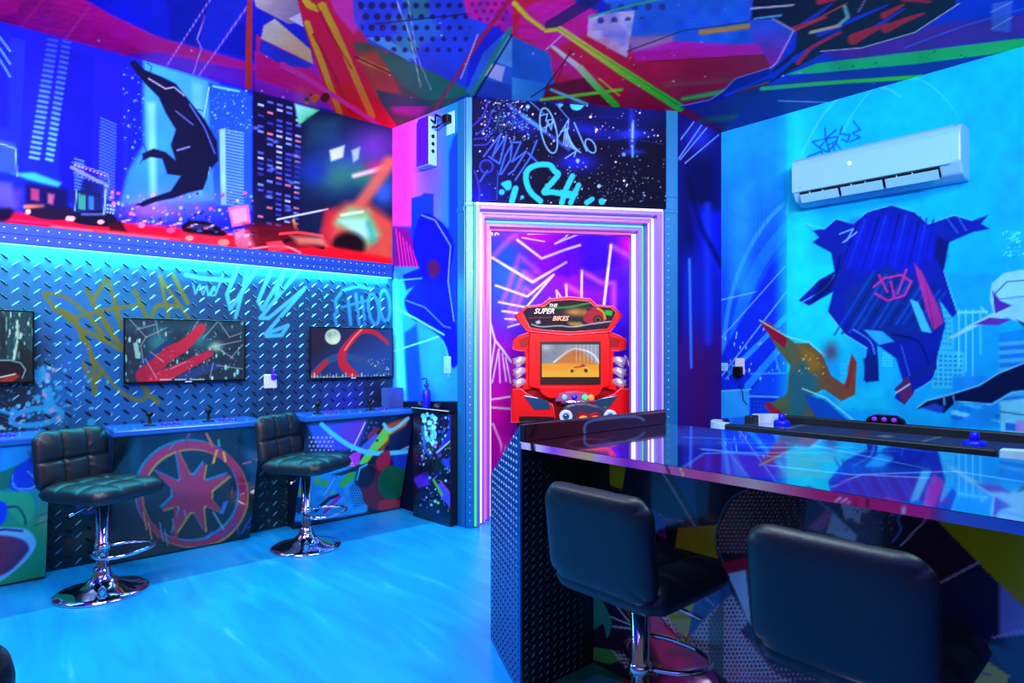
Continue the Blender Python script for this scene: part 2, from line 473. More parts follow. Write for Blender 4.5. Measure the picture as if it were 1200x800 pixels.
wall_f = slab('wall_front', W_DR, [((0, 0, OZ), (LD, 0.1, HCEIL)), ((0, 0, 0), (OX0, 0.1, OZ)), ((OX1, 0, 0), (LD, 0.1, OZ))], M['wallpaint'])
b = MB(); b.box((-4.2, -1.2, -0.1), (4.2, 6.2, 0.0)); floor = b.build('floor', M['floor'], kind='structure')
b = MB(); b.box((-4.2, -1.2, HCEIL), (4.2, 6.2, HCEIL + 0.1)); ceiling = b.build('ceiling', M['wallpaint'], kind='structure')

# ------------------------------------------------------------------ ceiling print
P = Print((0, 0, HCEIL - 0.003), (1, 0, 0), (0, -1, 0), cuts(-4.1, 4.1, -2.7, 2.8, 0.0075, 0.15), cuts(-6.1, 1.1, -4.75, -2.9, 0.011, 0.12), '0c20c8')
P.fill([(-900, -900), (300, -900), (300, 0), (100, 0), (-900, -100)], '0a1cc0')
P.fill([(300, -900), (1900, -900), (1900, 0), (300, 0)], '2030b0')
P.fill([(95, 0), (310, -10), (300, 84), (180, 40)], '0a18c8').fill([(195, 0), (250, 0), (300, 40), (300, 70), (200, 46)], '0810a4', .8).fill([(245, 0), (300, 0), (245, 75), (232, 60)], '1430d8', .6)
P.fill([(-300, -60), (60, -5), (165, 45), (300, 84), (305, 118), (148, 70), (-300, -60)], '86086c', c2='a8085c', g=(60, 0, 300, 90))
P.fill([(-300, -200), (30, -5), (20, 14), (-20, 20), (-300, -60)], 'ff0c70')
P.fill([(55, -4), (92, -4), (130, 18), (185, 44), (250, 62), (300, 76), (300, 82), (235, 74), (165, 58), (110, 28)], 'ff0678', soft=2.5)
P.fill([(150, 64), (185, 60), (300, 84), (306, 112), (148, 70)], '5a18b4', soft=2)
for l_, c_, w_ in (([(52, -2), (24, 32)], 'ff3060', 1.6), ([(105, 8), (78, 44)], 'ff5090', 1.2), ([(247, -2), (196, 76)], 'b0b8ff', 1.2), ([(240, 18), (231, 46), (236, 56), (226, 88)], 'e8b0e0', 1.2), ([(293, 3), (232, 90)], 'c0a8f0', 1.3)): P.line(l_, w_, c_, .9)
P.fill([(298, 60), (380, 70), (395, 130), (300, 112)], '7020b0').fill([(300, 40), (340, 60), (380, 95), (385, 120), (300, 92)], 'c00c70')
P.fill([(296, -10), (352, -10), (358, 26), (338, 28), (300, 8)], 'a0b8b0', c2='6878a0', g=(300, 0, 350, 25)).fill([(309, 30), (322, 22), (364, 58), (367, 75), (306, 45)], 'c8b070', c2='d8c8b0', g=(366, 70, 310, 30)).fill([(338, 22), (352, 15), (356, 32)], 'b0c8e0')
P.fill([(306, 46), (367, 76), (360, 80), (330, 76), (303, 60)], '1830b8')
P.fill([(346, -10), (392, -10), (420, 30), (470, 150), (395, 134), (372, 80), (356, 30)], 'b00c38').fill([(380, 100), (432, 96), (463, 153), (395, 136)], 'ff1410', soft=5)
P.fill([(392, 14), (420, 32), (452, 62), (475, 112), (450, 128), (425, 70)], '901440', soft=2).fill([(385, -6), (412, -6), (430, 20), (415, 40), (392, 14)], 'c8309c', soft=2)
P.line([(355, -6), (362, 6), (372, 10), (378, 6), (400, 52), (436, 136)], 8, 'c4cc1c', c2='ff7c10').line([(360, 27), (378, 76), (398, 132)], 7, 'b8b020', c2='ff8410').line([(370, 4), (384, 34), (412, 80)], 2, '500818', .7)
P.line([(367, 40), (388, 80), (410, 130)], 3, '700a20', .8)
P.line([(293, -4), (292, 30), (291, 109)], 5, 'ff3414', w2=8).line([(331, 76), (360, 92), (447, 148)], 7, 'ff3090', w2=5)
P.specks(9, 355, 108, 382, 122, 1, 5, ['ff6010', '401008'], seed=4)
P.fill([(413, 50), (450, 50), (490, 80), (545, 108), (520, 132), (468, 152), (446, 120)], '2c4c34').fill([(420, 62), (455, 58), (470, 110), (440, 112)], '8a4028', soft=4).line([(422, 70), (490, 98)], 6, 'a87824', w2=2, soft=1.5).line([(415, 66), (520, 114)], 1.5, '10181c')
P.fill([(440, 58), (480, 72), (550, 104), (548, 112), (500, 118), (470, 100)], '0e6c50', soft=1.5).fill([(455, 118), (505, 124), (490, 138), (460, 132)], '8a2c90', soft=3).fill([(440, 105), (505, 120), (506, 124), (450, 125)], '104a50')
P.fill([(412, -10), (570, -10), (580, 20), (552, 62), (545, 104), (482, 72), (432, 50), (415, 26)], '1848dc', n=(30, .35)).fill([(430, 44), (450, 44), (490, 66), (480, 72)], '30a0d8').fill([(455, 20), (500, 10), (520, 40), (480, 60)], '1878c8', .8, soft=4).fill([(470, -8), (505, -8), (500, 18), (478, 22)], '10807c', .8, soft=3).fill([(460, 40), (490, 48), (492, 60), (466, 60)], '209890', .7, soft=2)
P.dots([(418, -8), (560, -8), (545, 60), (480, 70), (425, 40)], 13, 4.2, '0a1458', .95, r2=2.6, g=(440, 0, 500, 70))
P.line([(465, 2), (480, 40), (493, 102)], 1.2, '80c8c0').line([(478, -2), (488, 64), (505, 105)], 1.2, '60a8d0').line([(440, 28), (548, 16)], 1.4, '081030')
P.fill([(540, -10), (625, -10), (640, 40), (600, 48), (585, 32), (548, 20)], 'b8109c', n=(9, .5)).dots([(545, -8), (600, -8), (590, 34), (560, 24)], 9, 2.4, '400850', .7)
P.fill([(556, 112), (546, 108), (566, 62), (600, 30), (602, 118)], '1c60cc').fill([(574, 74), (592, 78), (588, 96), (566, 88)], '8ab8e8').fill([(590, 40), (604, 44), (602, 80), (580, 72)], '3c98e0').fill([(560, 92), (602, 100), (602, 117), (556, 112)], '1848b8')
P.line([(600, -4), (560, 50), (506, 134)], 6, '7c1448', w2=3).line([(598, 34), (552, 112)], 4, '14905c').line([(602, 38), (556, 114)], 2, '081018').line([(560, 40), (540, 92)], 1.2, 'a8d0e8')
# right of the middle
P.fill([(600, -10), (665, -10), (700, 40), (745, 60), (850, 55), (905, 60), (905, 150), (845, 156), (792, 131), (700, 124), (635, 100), (600, 40)], 'a01444', c2='7c0c34', g=(700, 60, 790, 130)).fill([(612, 10), (650, -5), (700, 12), (690, 40), (640, 60), (606, 40)], 'd014a8', soft=2, n=(8, .4)).fill([(625, 60), (665, 70), (700, 90), (690, 98), (640, 80)], 'b81480', soft=4)
P.fill([(600, 42), (644, 62), (650, 100), (636, 118), (600, 118)], '105cc0').fill([(600, 90), (640, 98), (634, 118), (600, 118)], '2ca0e4', c2='106ccc', g=(600, 118, 640, 95)).fill([(640, 100), (690, 90), (716, 112), (720, 124), (636, 118)], '54082c')
P.fill([(700, -10), (1000, -10), (905, 52), (800, 54), (745, 62), (735, 40)], '1470e4', n=(14, .4)).fill([(690, 18), (744, 12), (735, 68), (688, 42)], 'a4c4ec', n=(10, .4)).fill([(735, 44), (790, 40), (788, 52), (740, 62)], '9878a0', .8, soft=3).fill([(740, 62), (790, 48), (860, 52), (905, 50), (905, 64), (745, 72)], 'bc12b0', soft=2, n=(10, .3))
P.dots([(690, -4), (790, -4), (775, 20), (700, 28)], 16, 4, '1c3490', .9).line([(690, 20), (745, 5), (800, -6)], 2.5, '20b088').line([(700, -4), (645, 30)], 14, '0a2060', .8)
P.line([(735, 60), (800, 36), (905, 22)], 1.2, '103050').line([(822, 38), (905, 27)], 6, '9c8c34', soft=1.5).line([(760, 72), (905, 64)], 1.2, '481030')
P.line([(603, 4), (618, 20), (637, 34)], 6, 'd4d820', w2=4).line([(640, 36), (656, 34)], 5, 'c8d028').line([(656, 34), (700, 64), (730, 84)], 7, 'c4e858', w2=10, c2='60e030').line([(730, 84), (797, 126)], 10, '58e02c', c2='10d020').line([(652, 32), (690, 56), (800, 126)], 1, '203010', .6)
P.line([(648, 55), (680, 80)], 4, 'c0d8d8', w2=7).line([(680, 80), (698, 100), (722, 124)], 8, '90d0a0', c2='18d010').line([(634, 117), (690, 110), (728, 105)], 4, '50c820').line([(646, 105), (688, 122)], 3.5, '48b8d0').line([(668, 58), (650, 100)], 1.2, '500820').line([(670, 60), (640, 102), (622, 114)], 1.2, '081028').line([(702, 92), (726, 112)], 1.5, 'a8d030')
P.line([(640, 58), (660, 40)], 1.2, 'e0c8e0').specks(16, 620, 50, 900, 120, .6, 1.5, ['f0c0d0'], seed=8)
P.line([(800, 116), (846, 108), (905, 92)], 5, '30b048', soft=1.5, w2=7).line([(780, 100), (905, 90)], 6, '6a5838', .6, soft=3)
P.fill([(800, 124), (905, 98), (905, 152), (846, 156)], '14307c', soft=3).line([(820, 142), (870, 136), (905, 136)], 6, '1c7c58', .8, soft=3).fill([(800, 128), (846, 146), (905, 140), (905, 155), (846, 157)], '3c1c50', .6, soft=3)
P.fill([(794, 125), (832, 117), (846, 108), (862, 92), (900, 80), (960, 60), (955, 78), (898, 96), (872, 104), (846, 118), (810, 128)], '0c1c98').line([(794, 125), (832, 117), (846, 108), (862, 92), (900, 80)], 1.2, '7090d8').line([(850, 112), (905, 88)], 3, '1440e0', .8)
# the far right of the ceiling: loose dark brushwork with red streaks over blue
P.fill([(885, -60), (1900, -400), (1900, -100), (1200, 50), (955, 85), (900, 100), (905, 60)], '0c34d4', n=(40, .25))
P.fill([(876, 6), (900, -10), (930, -10), (932, 34), (915, 70), (905, 80), (880, 40)], '8c1cb0', c2='2058dc', g=(905, 75, 905, 30))
P.fill([(960, 62), (1060, 34), (1210, 14), (1210, 44), (1000, 72)], '4a18a0', soft=4)
P.fill([(885, -30), (1125, -40), (1120, 6), (1070, 40), (1010, 56), (968, 60), (925, 84), (902, 98), (906, 82), (932, 58), (934, 36), (905, 22), (880, 24)], '0a1030')
for q in ([(960, 40), (1040, 6)], [(930, 70), (985, 34)], [(940, 30), (975, 4)], [(905, 90), (940, 62)], [(1000, 48), (1060, 10)]): P.line(q, 7, '1030c8', w2=2)
for q, w_ in (([(1000, 46), (1020, 36), (1040, 28)], 13), ([(1038, 34), (1060, 24), (1082, 16)], 10), ([(1036, 18), (1058, 6)], 8), ([(930, 34), (968, 20)], 6), ([(935, 74), (950, 56), (985, 38)], 5), ([(960, 2), (1000, -6)], 7), ([(1060, -2), (1090, 2)], 8)): P.line(q, w_, 'a01838', w2=3)
P.line([(990, 8), (994, 20), (984, 28)], 4, '58b8b0').line([(950, 38), (984, 30)], 4, '98b090').line([(932, 36), (992, 4)], 1.2, 'e05828').line([(906, 22), (930, 36), (910, 74), (902, 80)], 1.2, 'c8d8f8').line([(962, 60), (1010, 56), (1072, 38), (1124, 4)], 1.2, 'c8d8f8').line([(880, 10), (930, 6)], 2, 'b8d8f0').line([(884, 22), (915, 18)], 2.5, '40a8e0').line([(1006, 14), (1016, -4)], 1.2, '90a0c8')
P.fill([(1162, 24), (1163, 4), (1186, 0), (1184, 38), (1163, 36)], '4474e0', .8).line([(1162, 14), (1186, 2)], 1.2, '90b0f8').line([(1162, 34), (1186, 20)], 1.2, '90b0f8').line([(1060, 56), (1130, 30), (1200, 10)], 2, '3870f0', .7)
P.fill([(920, 88), (957, 74), (1075, 60), (1187, 46), (1215, 44), (1215, 54), (1160, 64), (1075, 75), (955, 86)], '18cc80', c2='30d060', g=(940, 85, 1190, 50)).specks(14, 940, 60, 1140, 84, .5, 1.8, ['084030'], seed=3)
P.fill([(900, 100), (955, 87), (1075, 76), (1165, 64), (1080, 90), (900, 104)], '1a34a8').fill([(1080, 88), (1165, 64), (1160, 72), (1090, 92)], '7c1870', .8)
P.line([(893, 104), (960, 98), (1080, 90)], 5, '24c880', c2='48e428').fill([(890, 108), (1000, 98), (1050, 98), (960, 122), (846, 156)], '14308c', soft=2).line([(912, 118), (970, 120)], 1.2, '70a8e8')
P.specks(40, 0, 0, 1200, 140, .5, 1.3, ['f0d0e8', 'a0c0ff'], seed=21)
P.mottle(30, .25)
P.build('ceiling_print', M['ceilvinyl'], ceiling, Matrix.Identity(4), (2.9, 1.6, 1.05))

# ------------------------------------------------------------------ upper left wall print: a blurred city street at night
P = wall_print(W_L, -3.65, -0.004, 1.775, 2.797, -2.6, 0, 1.7, 2.8, 0.0062, 0.1, base='0818d0')
P.fill([(-400, -100), (150, 60), (150, 250), (-400, 250)], '0a14d8', c2='0c24b8', g=(0, 60, 0, 240))
P.fill([(0, 40), (30, 48), (22, 210), (0, 200)], '0e24c8').fill([(66, 50), (112, 66), (108, 240), (70, 235)], '0710a0', soft=3).fill([(112, 64), (147, 68), (144, 245), (110, 240)], '0c14e0', soft=2).fill([(-60, 10), (12, 30), (10, 150), (-60, 130)], '0818b0', soft=3)
for k in range(3): P.line([(0, 44 + k * 13), (12, 60 + k * 15)], 2, '50a8f0', .8)
for k in range(24):
    y = 46 + k * 6.0; a_ = .25 + .7 * k / 24
    P.line([(57 - k * .95, y), (67 - k * .95, y + 2)], 3.2, '58b8e0', a_, soft=1).line([(74 - k * .85, y + 2), (82 - k * .9, y + 4)], 3.2, '58c0c8', a_, soft=1)
for k in range(26): P.line([(118 - k * .1, 138 + k * 3.6), (136 - k * .1, 146 + k * 3.6)], 1.6, '3880e8', .75)
for k in range(10): P.line([(88, 186 + k * 4), (98, 189 + k * 4)], 2, '50a0f0', .7)
P.specks(90, 144, 80, 172, 235, .4, 1.4, ['5098f8', '90c8ff'], seed=5, a=.8)
P.fill([(168, 70), (240, 92), (256, 98), (262, 150), (262, 236), (140, 240), (150, 200), (168, 170)], '2a9cec', c2='1c70e4', g=(200, 80, 200, 240), soft=3).fill([(172, 120), (182, 120), (184, 240), (176, 240)], '60c8f8', .8, soft=3).fill([(225, 95), (238, 98), (238, 230), (228, 230)], '48b4f4', .7, soft=3)
P.fill([(244, 96), (282, 104), (296, 112), (296, 246), (252, 240), (246, 160)], '1048d8', soft=1.5).specks(80, 246, 106, 296, 155, .4, 1.2, ['70c0ff', '3080f0'], seed=6).line([(245, 102), (238, 140)], 1.2, '80d8ff').line([(250, 101), (280, 107)], 2.5, '40b8f8')
for k in range(25): P.line([(264, 152 + k * 3.6), (285, 156 + k * 3.6)], 1.8, '58a8f0', .85)
P.fill([(257, 152), (264, 150), (265, 240), (259, 240)], '68c0f0')
P.fill([(296, 106), (362, 124), (460, 150), (470, 330), (296, 290)], '060c30', soft=1.5)
P.wins([(300, 112), (356, 128), (352, 272), (300, 262)], 5, 24, '4868e0', .62, .42, .9, .72, 4, ['3048c8', '5890f0', '90c0f8', '2030a0', 'b07088', '4060d8'])
P.fill([(356, 124), (466, 152), (466, 312), (350, 300)], '081838', soft=6).fill([(345, 121), (374, 129), (350, 147)], '30b868', soft=1.5, c2='60d0d0', g=(360, 146, 346, 124)).fill([(362, 140), (400, 138), (395, 165), (360, 170)], '0a3048', soft=6)
P.glow(415, 190, 46, 32, '14489c', .9).glow(440, 170, 28, 22, '5830a8', .8).glow(392, 205, 22, 18, '28845c', .8).glow(430, 205, 20, 14, '1c9448', .7).glow(368, 200, 20, 16, '0c2c90', .9).glow(442, 196, 14, 9, 'a01c68', .8).glow(449, 225, 14, 16, '2468d0', .8)
P.fill([(386, 176), (404, 170), (402, 184), (388, 189)], '98d0f0', soft=1.5).fill([(412, 176), (422, 172), (420, 186), (414, 190)], '78b8d8', soft=1.5).line([(415, 206), (452, 196)], 5, 'd0d8d0', .8, soft=2).line([(325, 257), (384, 245)], 2, 'a8d8e8').line([(344, 258), (346, 266)], 4, '987840')
P.line([(456, 190), (440, 215), (420, 242)], 14, 'a06048', .9, soft=4).fill([(378, 270), (385, 250), (405, 238), (432, 238), (462, 260), (470, 320), (440, 308), (390, 300)], 'a04838', soft=6).fill([(388, 262), (410, 242), (432, 246), (446, 275), (430, 290), (405, 268)], '5cb468', soft=5).fill([(398, 258), (428, 256), (440, 276), (424, 280)], '7cd8c8', soft=4).line([(400, 252), (425, 248)], 3, 'b8e8d0', .8, soft=1.5).disc(408, 288, 20, '100810', ry=16, soft=4).fill([(376, 285), (380, 246), (392, 244), (388, 290)], '9c1c2c', .8, soft=4).line([(432, 262), (438, 282)], 7, '28a880', .8, soft=3)
# traffic and the red street
P.glow(215, 240, 60, 20, '5878f0', .6).glow(175, 246, 30, 12, 'a060d0', .6).specks(150, 120, 225, 300, 272, .5, 2.6, ['c050d0', '70b8ff', 'ff80c0', '3060e0', '081050', '9ad0f8'], seed=9, a=.85)
P.fill([(-200, 238), (0, 247), (120, 258), (260, 272), (380, 288), (470, 304), (470, 324), (300, 306), (-200, 262)], 'e80838', soft=3, c2='ff1020', g=(0, 260, 420, 300)).line([(60, 265), (200, 280), (262, 286)], 3, 'ff7888', .8, soft=1.5).line([(-60, 250), (60, 262)], 3, 'ff2870', .8, soft=1.5)
P.fill([(30, 240), (48, 234), (85, 244), (86, 256), (60, 258), (34, 252)], '141030', sm=True, soft=1.5).line([(30, 242), (50, 240)], 5, 'e08060', .9, soft=1.5).disc(33, 248, 3, 'ffd0d0').disc(80, 256, 3, 'ffb0c0')
P.fill([(85, 252), (100, 247), (125, 247), (138, 258), (135, 266), (90, 262)], '0c0c28', sm=True, soft=1).line([(96, 251), (122, 251)], 3, '3858a8', .9).disc(84, 256, 4, 'ffb8b0', ry=3).disc(118, 260, 4, 'ffb8c0', ry=2.5).fill([(128, 262), (142, 258), (150, 272), (128, 270)], '30081c', soft=2)
P.fill([(214, 264), (224, 259), (244, 260), (260, 268), (264, 276), (240, 278), (216, 272)], '0a0818', sm=True, soft=1).fill([(222, 262), (244, 263), (252, 270), (224, 268)], '1c2858').fill([(210, 272), (264, 278), (268, 288), (214, 284)], 'ff2040', soft=2).disc(222, 279, 5, 'ff9088', ry=3).disc(262, 284, 7, 'ff8070', ry=4).disc(166, 264, 4, 'ff70a0', ry=3).disc(200, 270, 5, 'ff5080', ry=3)
P.fill([(267, 243), (291, 240), (294, 262), (272, 266)], 'd06090').fill([(270, 246), (288, 243), (290, 259), (274, 262)], 'a890e0').fill([(274, 270), (300, 268), (306, 290), (276, 286)], 'e07898', soft=2).specks(12, 276, 270, 320, 300, 1, 3, ['ffd0d8', 'ff4080', '601030'], seed=11)
P.fill([(286, 262), (340, 262), (380, 290), (300, 296)], '500818', .9, soft=4).line([(328, 274), (348, 272), (378, 276)], 2.5, 'ff4040').line([(330, 284), (345, 278), (378, 290)], 5, '280410').fill([(340, 276), (378, 278), (384, 288), (350, 286)], 'b88060', .8, soft=3)
P.fill([(14, 203), (40, 202), (72, 214), (68, 220), (32, 210)], '28b0c8', soft=2).fill([(30, 214), (80, 222), (80, 245), (30, 238)], '080c50', soft=3).line([(84, 196), (126, 218)], 4, '6888e0', .9).fill([(84, 222), (118, 226), (120, 246), (86, 248)], '0c2060').fill([(92, 226), (100, 228), (100, 246), (92, 245)], '30a880', .8).fill([(104, 228), (110, 229), (110, 246), (104, 245)], '2868d0').fill([(36, 220), (46, 222), (46, 236), (36, 234)], 'a04070', .8, soft=1.5).fill([(56, 226), (64, 228), (62, 240), (56, 238)], 'b06080', .8, soft=1.5).wins([(124, 238), (136, 240), (134, 252), (124, 250)], 3, 3, '90e0e8').fill([(-60, 214), (26, 222), (24, 246), (-60, 240)], '4838d0', .8, soft=4).disc(2, 247, 14, '100830', ry=13, soft=3)
P.fill([(-60, 150), (18, 168), (20, 205), (-60, 190)], '2858d8', .8, soft=2).line([(0, 168), (18, 174), (20, 206)], 1.4, '70b0f8').fill([(-60, 206), (14, 214), (18, 244), (-60, 240)], '4a50e0', .8, soft=3)
for k in range(9): P.disc(88 + k * 4.4, 193 + k * 1.6, 1.1, 'd890e8', .9).disc(87 + k * 4.4, 203 + k * 1.8, .9, '8090f0', .9)
P.line([(84, 190), (126, 204), (128, 214)], 1.2, '5878e0').fill([(96, 210), (122, 216), (120, 232), (94, 228)], '0a1850', .8, soft=1).line([(88, 246), (90, 222)], 1.4, '58a8f0').line([(122, 250), (124, 222)], 2, '78c0f8')
for k in range(40): P.line([(140 + k * 4, 252 + (k * 7 % 9) + k * .45), (140 + k * 4 + 2 + k % 3, 252 + (k * 7 % 9) + k * .45)], 1.2 + k % 2, ['ff5080', '90b0ff', 'ffd0e0', '4060f0', '200830'][k % 5], .85)
for k in range(14): P.line([(20 + k * 30, 262 + k * 3.1 + (k % 3) * 3), (34 + k * 30, 264 + k * 3.2 + (k % 3) * 3)], 2, ['90081c', 'ff6878', '70041a'][k % 3], .8, soft=1.2)
P.line([(290, 292), (330, 288), (352, 296)], 2, 'ff90a0', sm=True).fill([(276, 282), (284, 276), (292, 282), (290, 294), (278, 292)], 'ff5878', .8).fill([(312, 284), (330, 282), (338, 292), (316, 296)], 'ff4050', .8, soft=1)
for k in range(7): P.glow(300 + (k * 23 % 50), 150 + k * 16, 4, 2, '5080f8', .7)
# a ragged streak of black ink across the sky (abstract)
ink = '070e30'
P.fill([(151, 73), (158, 70), (170, 82), (190, 90), (206, 98), (222, 118), (240, 140), (254, 165), (256, 188), (247, 198), (238, 222), (220, 226), (204, 232), (184, 236), (168, 242), (158, 240), (176, 232), (200, 224), (212, 206), (196, 204), (190, 186), (176, 184), (168, 188), (166, 180), (180, 174), (194, 178), (206, 188), (200, 170), (206, 152), (194, 132), (186, 114), (170, 98), (160, 86)], ink, sm=False, soft=1.0)
P.line([(174, 92), (194, 104), (204, 102), (216, 112)], 1.4, '88a8d0').line([(222, 122), (240, 150), (252, 180)], 1.4, '3868d8').line([(208, 176), (222, 172)], 2, '5878b0').line([(206, 130), (226, 146)], 1.4, '4058a8').line([(246, 196), (244, 206)], 1, '60a0f0').line([(172, 74), (178, 78), (176, 84)], 1, '0c1848').line([(168, 168), (172, 178), (164, 192)], 1, '0c1848').line([(232, 128), (238, 130)], 1, '0c1848')
P.mottle(24, .16)
P.build('wall_print', M['vinyl'], wall_left, wmat(W_L).inverted(), (0.95, 0.92, 1.0))

# ------------------------------------------------------------------ tread plate cladding on the lower left wall, with spray tags
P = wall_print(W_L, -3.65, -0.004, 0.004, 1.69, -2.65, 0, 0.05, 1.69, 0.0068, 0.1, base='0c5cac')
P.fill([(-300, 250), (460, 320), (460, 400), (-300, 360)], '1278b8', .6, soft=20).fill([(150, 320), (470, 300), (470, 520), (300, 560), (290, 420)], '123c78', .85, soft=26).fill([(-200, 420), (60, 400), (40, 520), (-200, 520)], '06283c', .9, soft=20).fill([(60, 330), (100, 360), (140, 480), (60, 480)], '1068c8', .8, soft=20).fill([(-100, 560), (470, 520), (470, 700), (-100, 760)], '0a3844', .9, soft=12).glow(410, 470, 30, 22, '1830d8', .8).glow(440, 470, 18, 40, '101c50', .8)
before_tags = P.c.copy()
ol = '55702a'
for q, w_ in ((zz(0, 200, 4, [(205, 575), (260, 640), (350, 690), (385, 800)]), 5), (zz(0, 200, 4, [(205, 575), (290, 585), (400, 665), (490, 800)]), 4), (zz(0, 200, 4, [(405, 555), (480, 700), (545, 800)]), 5), (zz(0, 200, 4, [(430, 620), (490, 522), (510, 530), (560, 690)]), 5), (zz(0, 200, 4, [(630, 560), (690, 690)]), 5), (zz(0, 200, 4, [(710, 690), (740, 632), (830, 635)]), 5), (zz(0, 200, 4, [(750, 490), (790, 690)]), 4), (zz(0, 200, 4, [(750, 500), (885, 690)]), 4), (zz(0, 200, 4, [(812, 490), (880, 620)]), 5), (zz(0, 200, 4, [(345, 690), (500, 650), (650, 630)]), 4),
              (zz(0, 360, 8, [(490, -10), (720, 170), (830, 370), (890, 640), (885, 810)]), 6), (zz(0, 360, 8, [(740, 190), (900, 270), (1140, 400)]), 5), (zz(0, 360, 8, [(850, 430), (960, 600), (1120, 780), (1260, 860), (1330, 870), (1390, 820)]), 4.5), (zz(0, 360, 8, [(780, 520), (880, 740)]), 5), (zz(0, 360, 8, [(960, 590), (885, 700)]), 5), (zz(0, 360, 8, [(730, 0), (850, 90), (980, 280)]), 4.5), (zz(0, 360, 8, [(900, -10), (960, 90), (1150, 380)]), 4.5), (zz(0, 360, 8, [(1070, 0), (1140, 190)]), 5), (zz(0, 400, 4, [(670, 205), (700, 250), (740, 285)]), 6)):
    P.line(q, w_, ol, .92, sm=True)
ct = '34b4ec'
P.line([(218, 322), (236, 326), (272, 329)], 4.5, ct).line([(226, 331), (229, 344), (234, 334), (238, 345), (242, 335), (244, 346), (250, 336), (252, 340)], 2.2, ct).line([(252, 336), (246, 346), (252, 346), (262, 320)], 2, ct)
for q in ([(279, 312), (266, 345), (270, 362), (277, 352), (300, 316)], [(290, 318), (276, 372)], zz(300, 200, 4, [(70, 470), (10, 610), (30, 650), (130, 480)]), zz(300, 200, 4, [(130, 480), (95, 580)]), zz(300, 200, 4, [(200, 470), (20, 690), (60, 690), (230, 550), (45, 765), (150, 725), (120, 770), (50, 775)])): P.line(q, 4.6, ct, .95)
t2 = '2490ec'
for q, w_ in (([(395, 366), (393, 352), (402, 340), (420, 335), (433, 338)], 4), ([(408, 350), (411, 380)], 4), ([(400, 360), (430, 352)], 3), ([(417, 345), (421, 380)], 4), ([(424, 348), (428, 380)], 4), ([(392, 368), (394, 380)], 4)): P.line(q, w_, t2, .95)
P.ring(438, 362, 6, 18, 4, t2, rot=-8).ring(451, 358, 6, 18, 4, t2, rot=-4)
P.line([(262, 270), (300, 272)], 1, t2)
sp = '1c9cec'
P.fill(zz(0, 360, 8, [(305, 570), (350, 590), (400, 540), (435, 580), (440, 640), (480, 660), (470, 710), (400, 690), (370, 740), (330, 700)]), sp).fill(zz(0, 360, 8, [(430, 790), (490, 760), (500, 880), (520, 960), (420, 950)]), sp).ring(42.5, 488, 30, 9.5, 6.5, sp, rot=-9).fill(zz(0, 460, 8, [(420, 30), (510, 70), (520, 170), (460, 210), (400, 190)]), sp).line(zz(0, 460, 8, [(0, 165), (110, 200), (140, 180)]), 4, sp).disc(16, 481, 4, sp).line([(17, 507), (29, 506)], 2, '50c0f8').disc(44, 466, 4, '20a8e0').line([(66, 470), (70, 464)], 3, sp).line([(75, 476), (84, 473)], 2.5, sp).disc(107, 495, 5, sp).disc(69, 454, 5, sp, ry=3)
P.specks(150, 0, 420, 70, 512, .5, 3.2, [sp, '30b8f0', '60d0f8', '8898e0'], seed=14).specks(50, 40, 400, 110, 500, .5, 2, ['48b8f8'], seed=15).specks(30, 70, 440, 140, 490, .5, 1.6, ['48b8f8'], seed=16)
P.ring(103, 588, 13, 13, 3, '2048e8', rot=20, t1=300)
for k in range(7): P.line([(92 + k * 3.5, 577 + (k % 3) * 4), (97 + k * 3, 598 - (k % 2) * 6)], 1.4, '2458f0')
P.line([(104, 597), (118, 582)], 1.4, 'd0e0f8').disc(80, 634, 4, '8c3c28', .7, ry=2.5).disc(313, 597, 2, '40c0a0').disc(315, 610, 1.2, '60d0c0').specks(30, 306, 545, 345, 625, .4, 1.2, ['50b0c0'], seed=18)
tagged = (np.abs(P.c - before_tags).max(axis=1) > .12).reshape(P.shape)
def on_tag(x, z):
    return bool(tagged[min(len(P.vs) - 1, int(np.searchsorted(P.vs, z))), min(len(P.us) - 1, int(np.searchsorted(P.us, x)))])
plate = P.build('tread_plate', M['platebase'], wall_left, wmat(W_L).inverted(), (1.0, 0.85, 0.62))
def treads(name, frame, x0, x1, z0, z1, cx, cz, ln, wd, hgt, parent, skip=None, mats=None):
    """raised lozenges of a tread plate: frame(x, d, z) -> point"""
    V, F, MI = [], [], []
    nx, nz = int((x1 - x0) / cx), int((z1 - z0) / cz)
    for j in range(nz):
        for i in range(nx):
            for k in (0, 1):
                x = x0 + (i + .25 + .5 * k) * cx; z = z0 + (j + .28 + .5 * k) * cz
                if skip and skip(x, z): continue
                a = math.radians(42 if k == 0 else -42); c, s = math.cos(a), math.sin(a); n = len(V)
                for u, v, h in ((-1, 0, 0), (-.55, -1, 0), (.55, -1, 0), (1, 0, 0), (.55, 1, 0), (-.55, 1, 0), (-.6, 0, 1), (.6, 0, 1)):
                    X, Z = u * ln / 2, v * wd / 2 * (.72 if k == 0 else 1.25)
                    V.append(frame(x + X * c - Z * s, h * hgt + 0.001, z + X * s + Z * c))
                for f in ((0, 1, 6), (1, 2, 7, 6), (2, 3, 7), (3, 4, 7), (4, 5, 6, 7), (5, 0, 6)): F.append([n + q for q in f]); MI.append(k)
    me = bpy.data.meshes.new(name); me.from_pydata(V, [], F); me.update()
    me.polygons.foreach_set('material_index', np.array(MI, np.int32))
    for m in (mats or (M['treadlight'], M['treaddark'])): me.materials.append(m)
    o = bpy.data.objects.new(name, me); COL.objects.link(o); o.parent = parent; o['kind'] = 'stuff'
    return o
treads('tread_pattern', lambda x, d, z: (x, -0.0035 - d, z), -3.1, -0.02, 0.01, 1.685, 0.088, 0.068, 0.044, 0.0105, 0.004, wall_left, skip=on_tag)

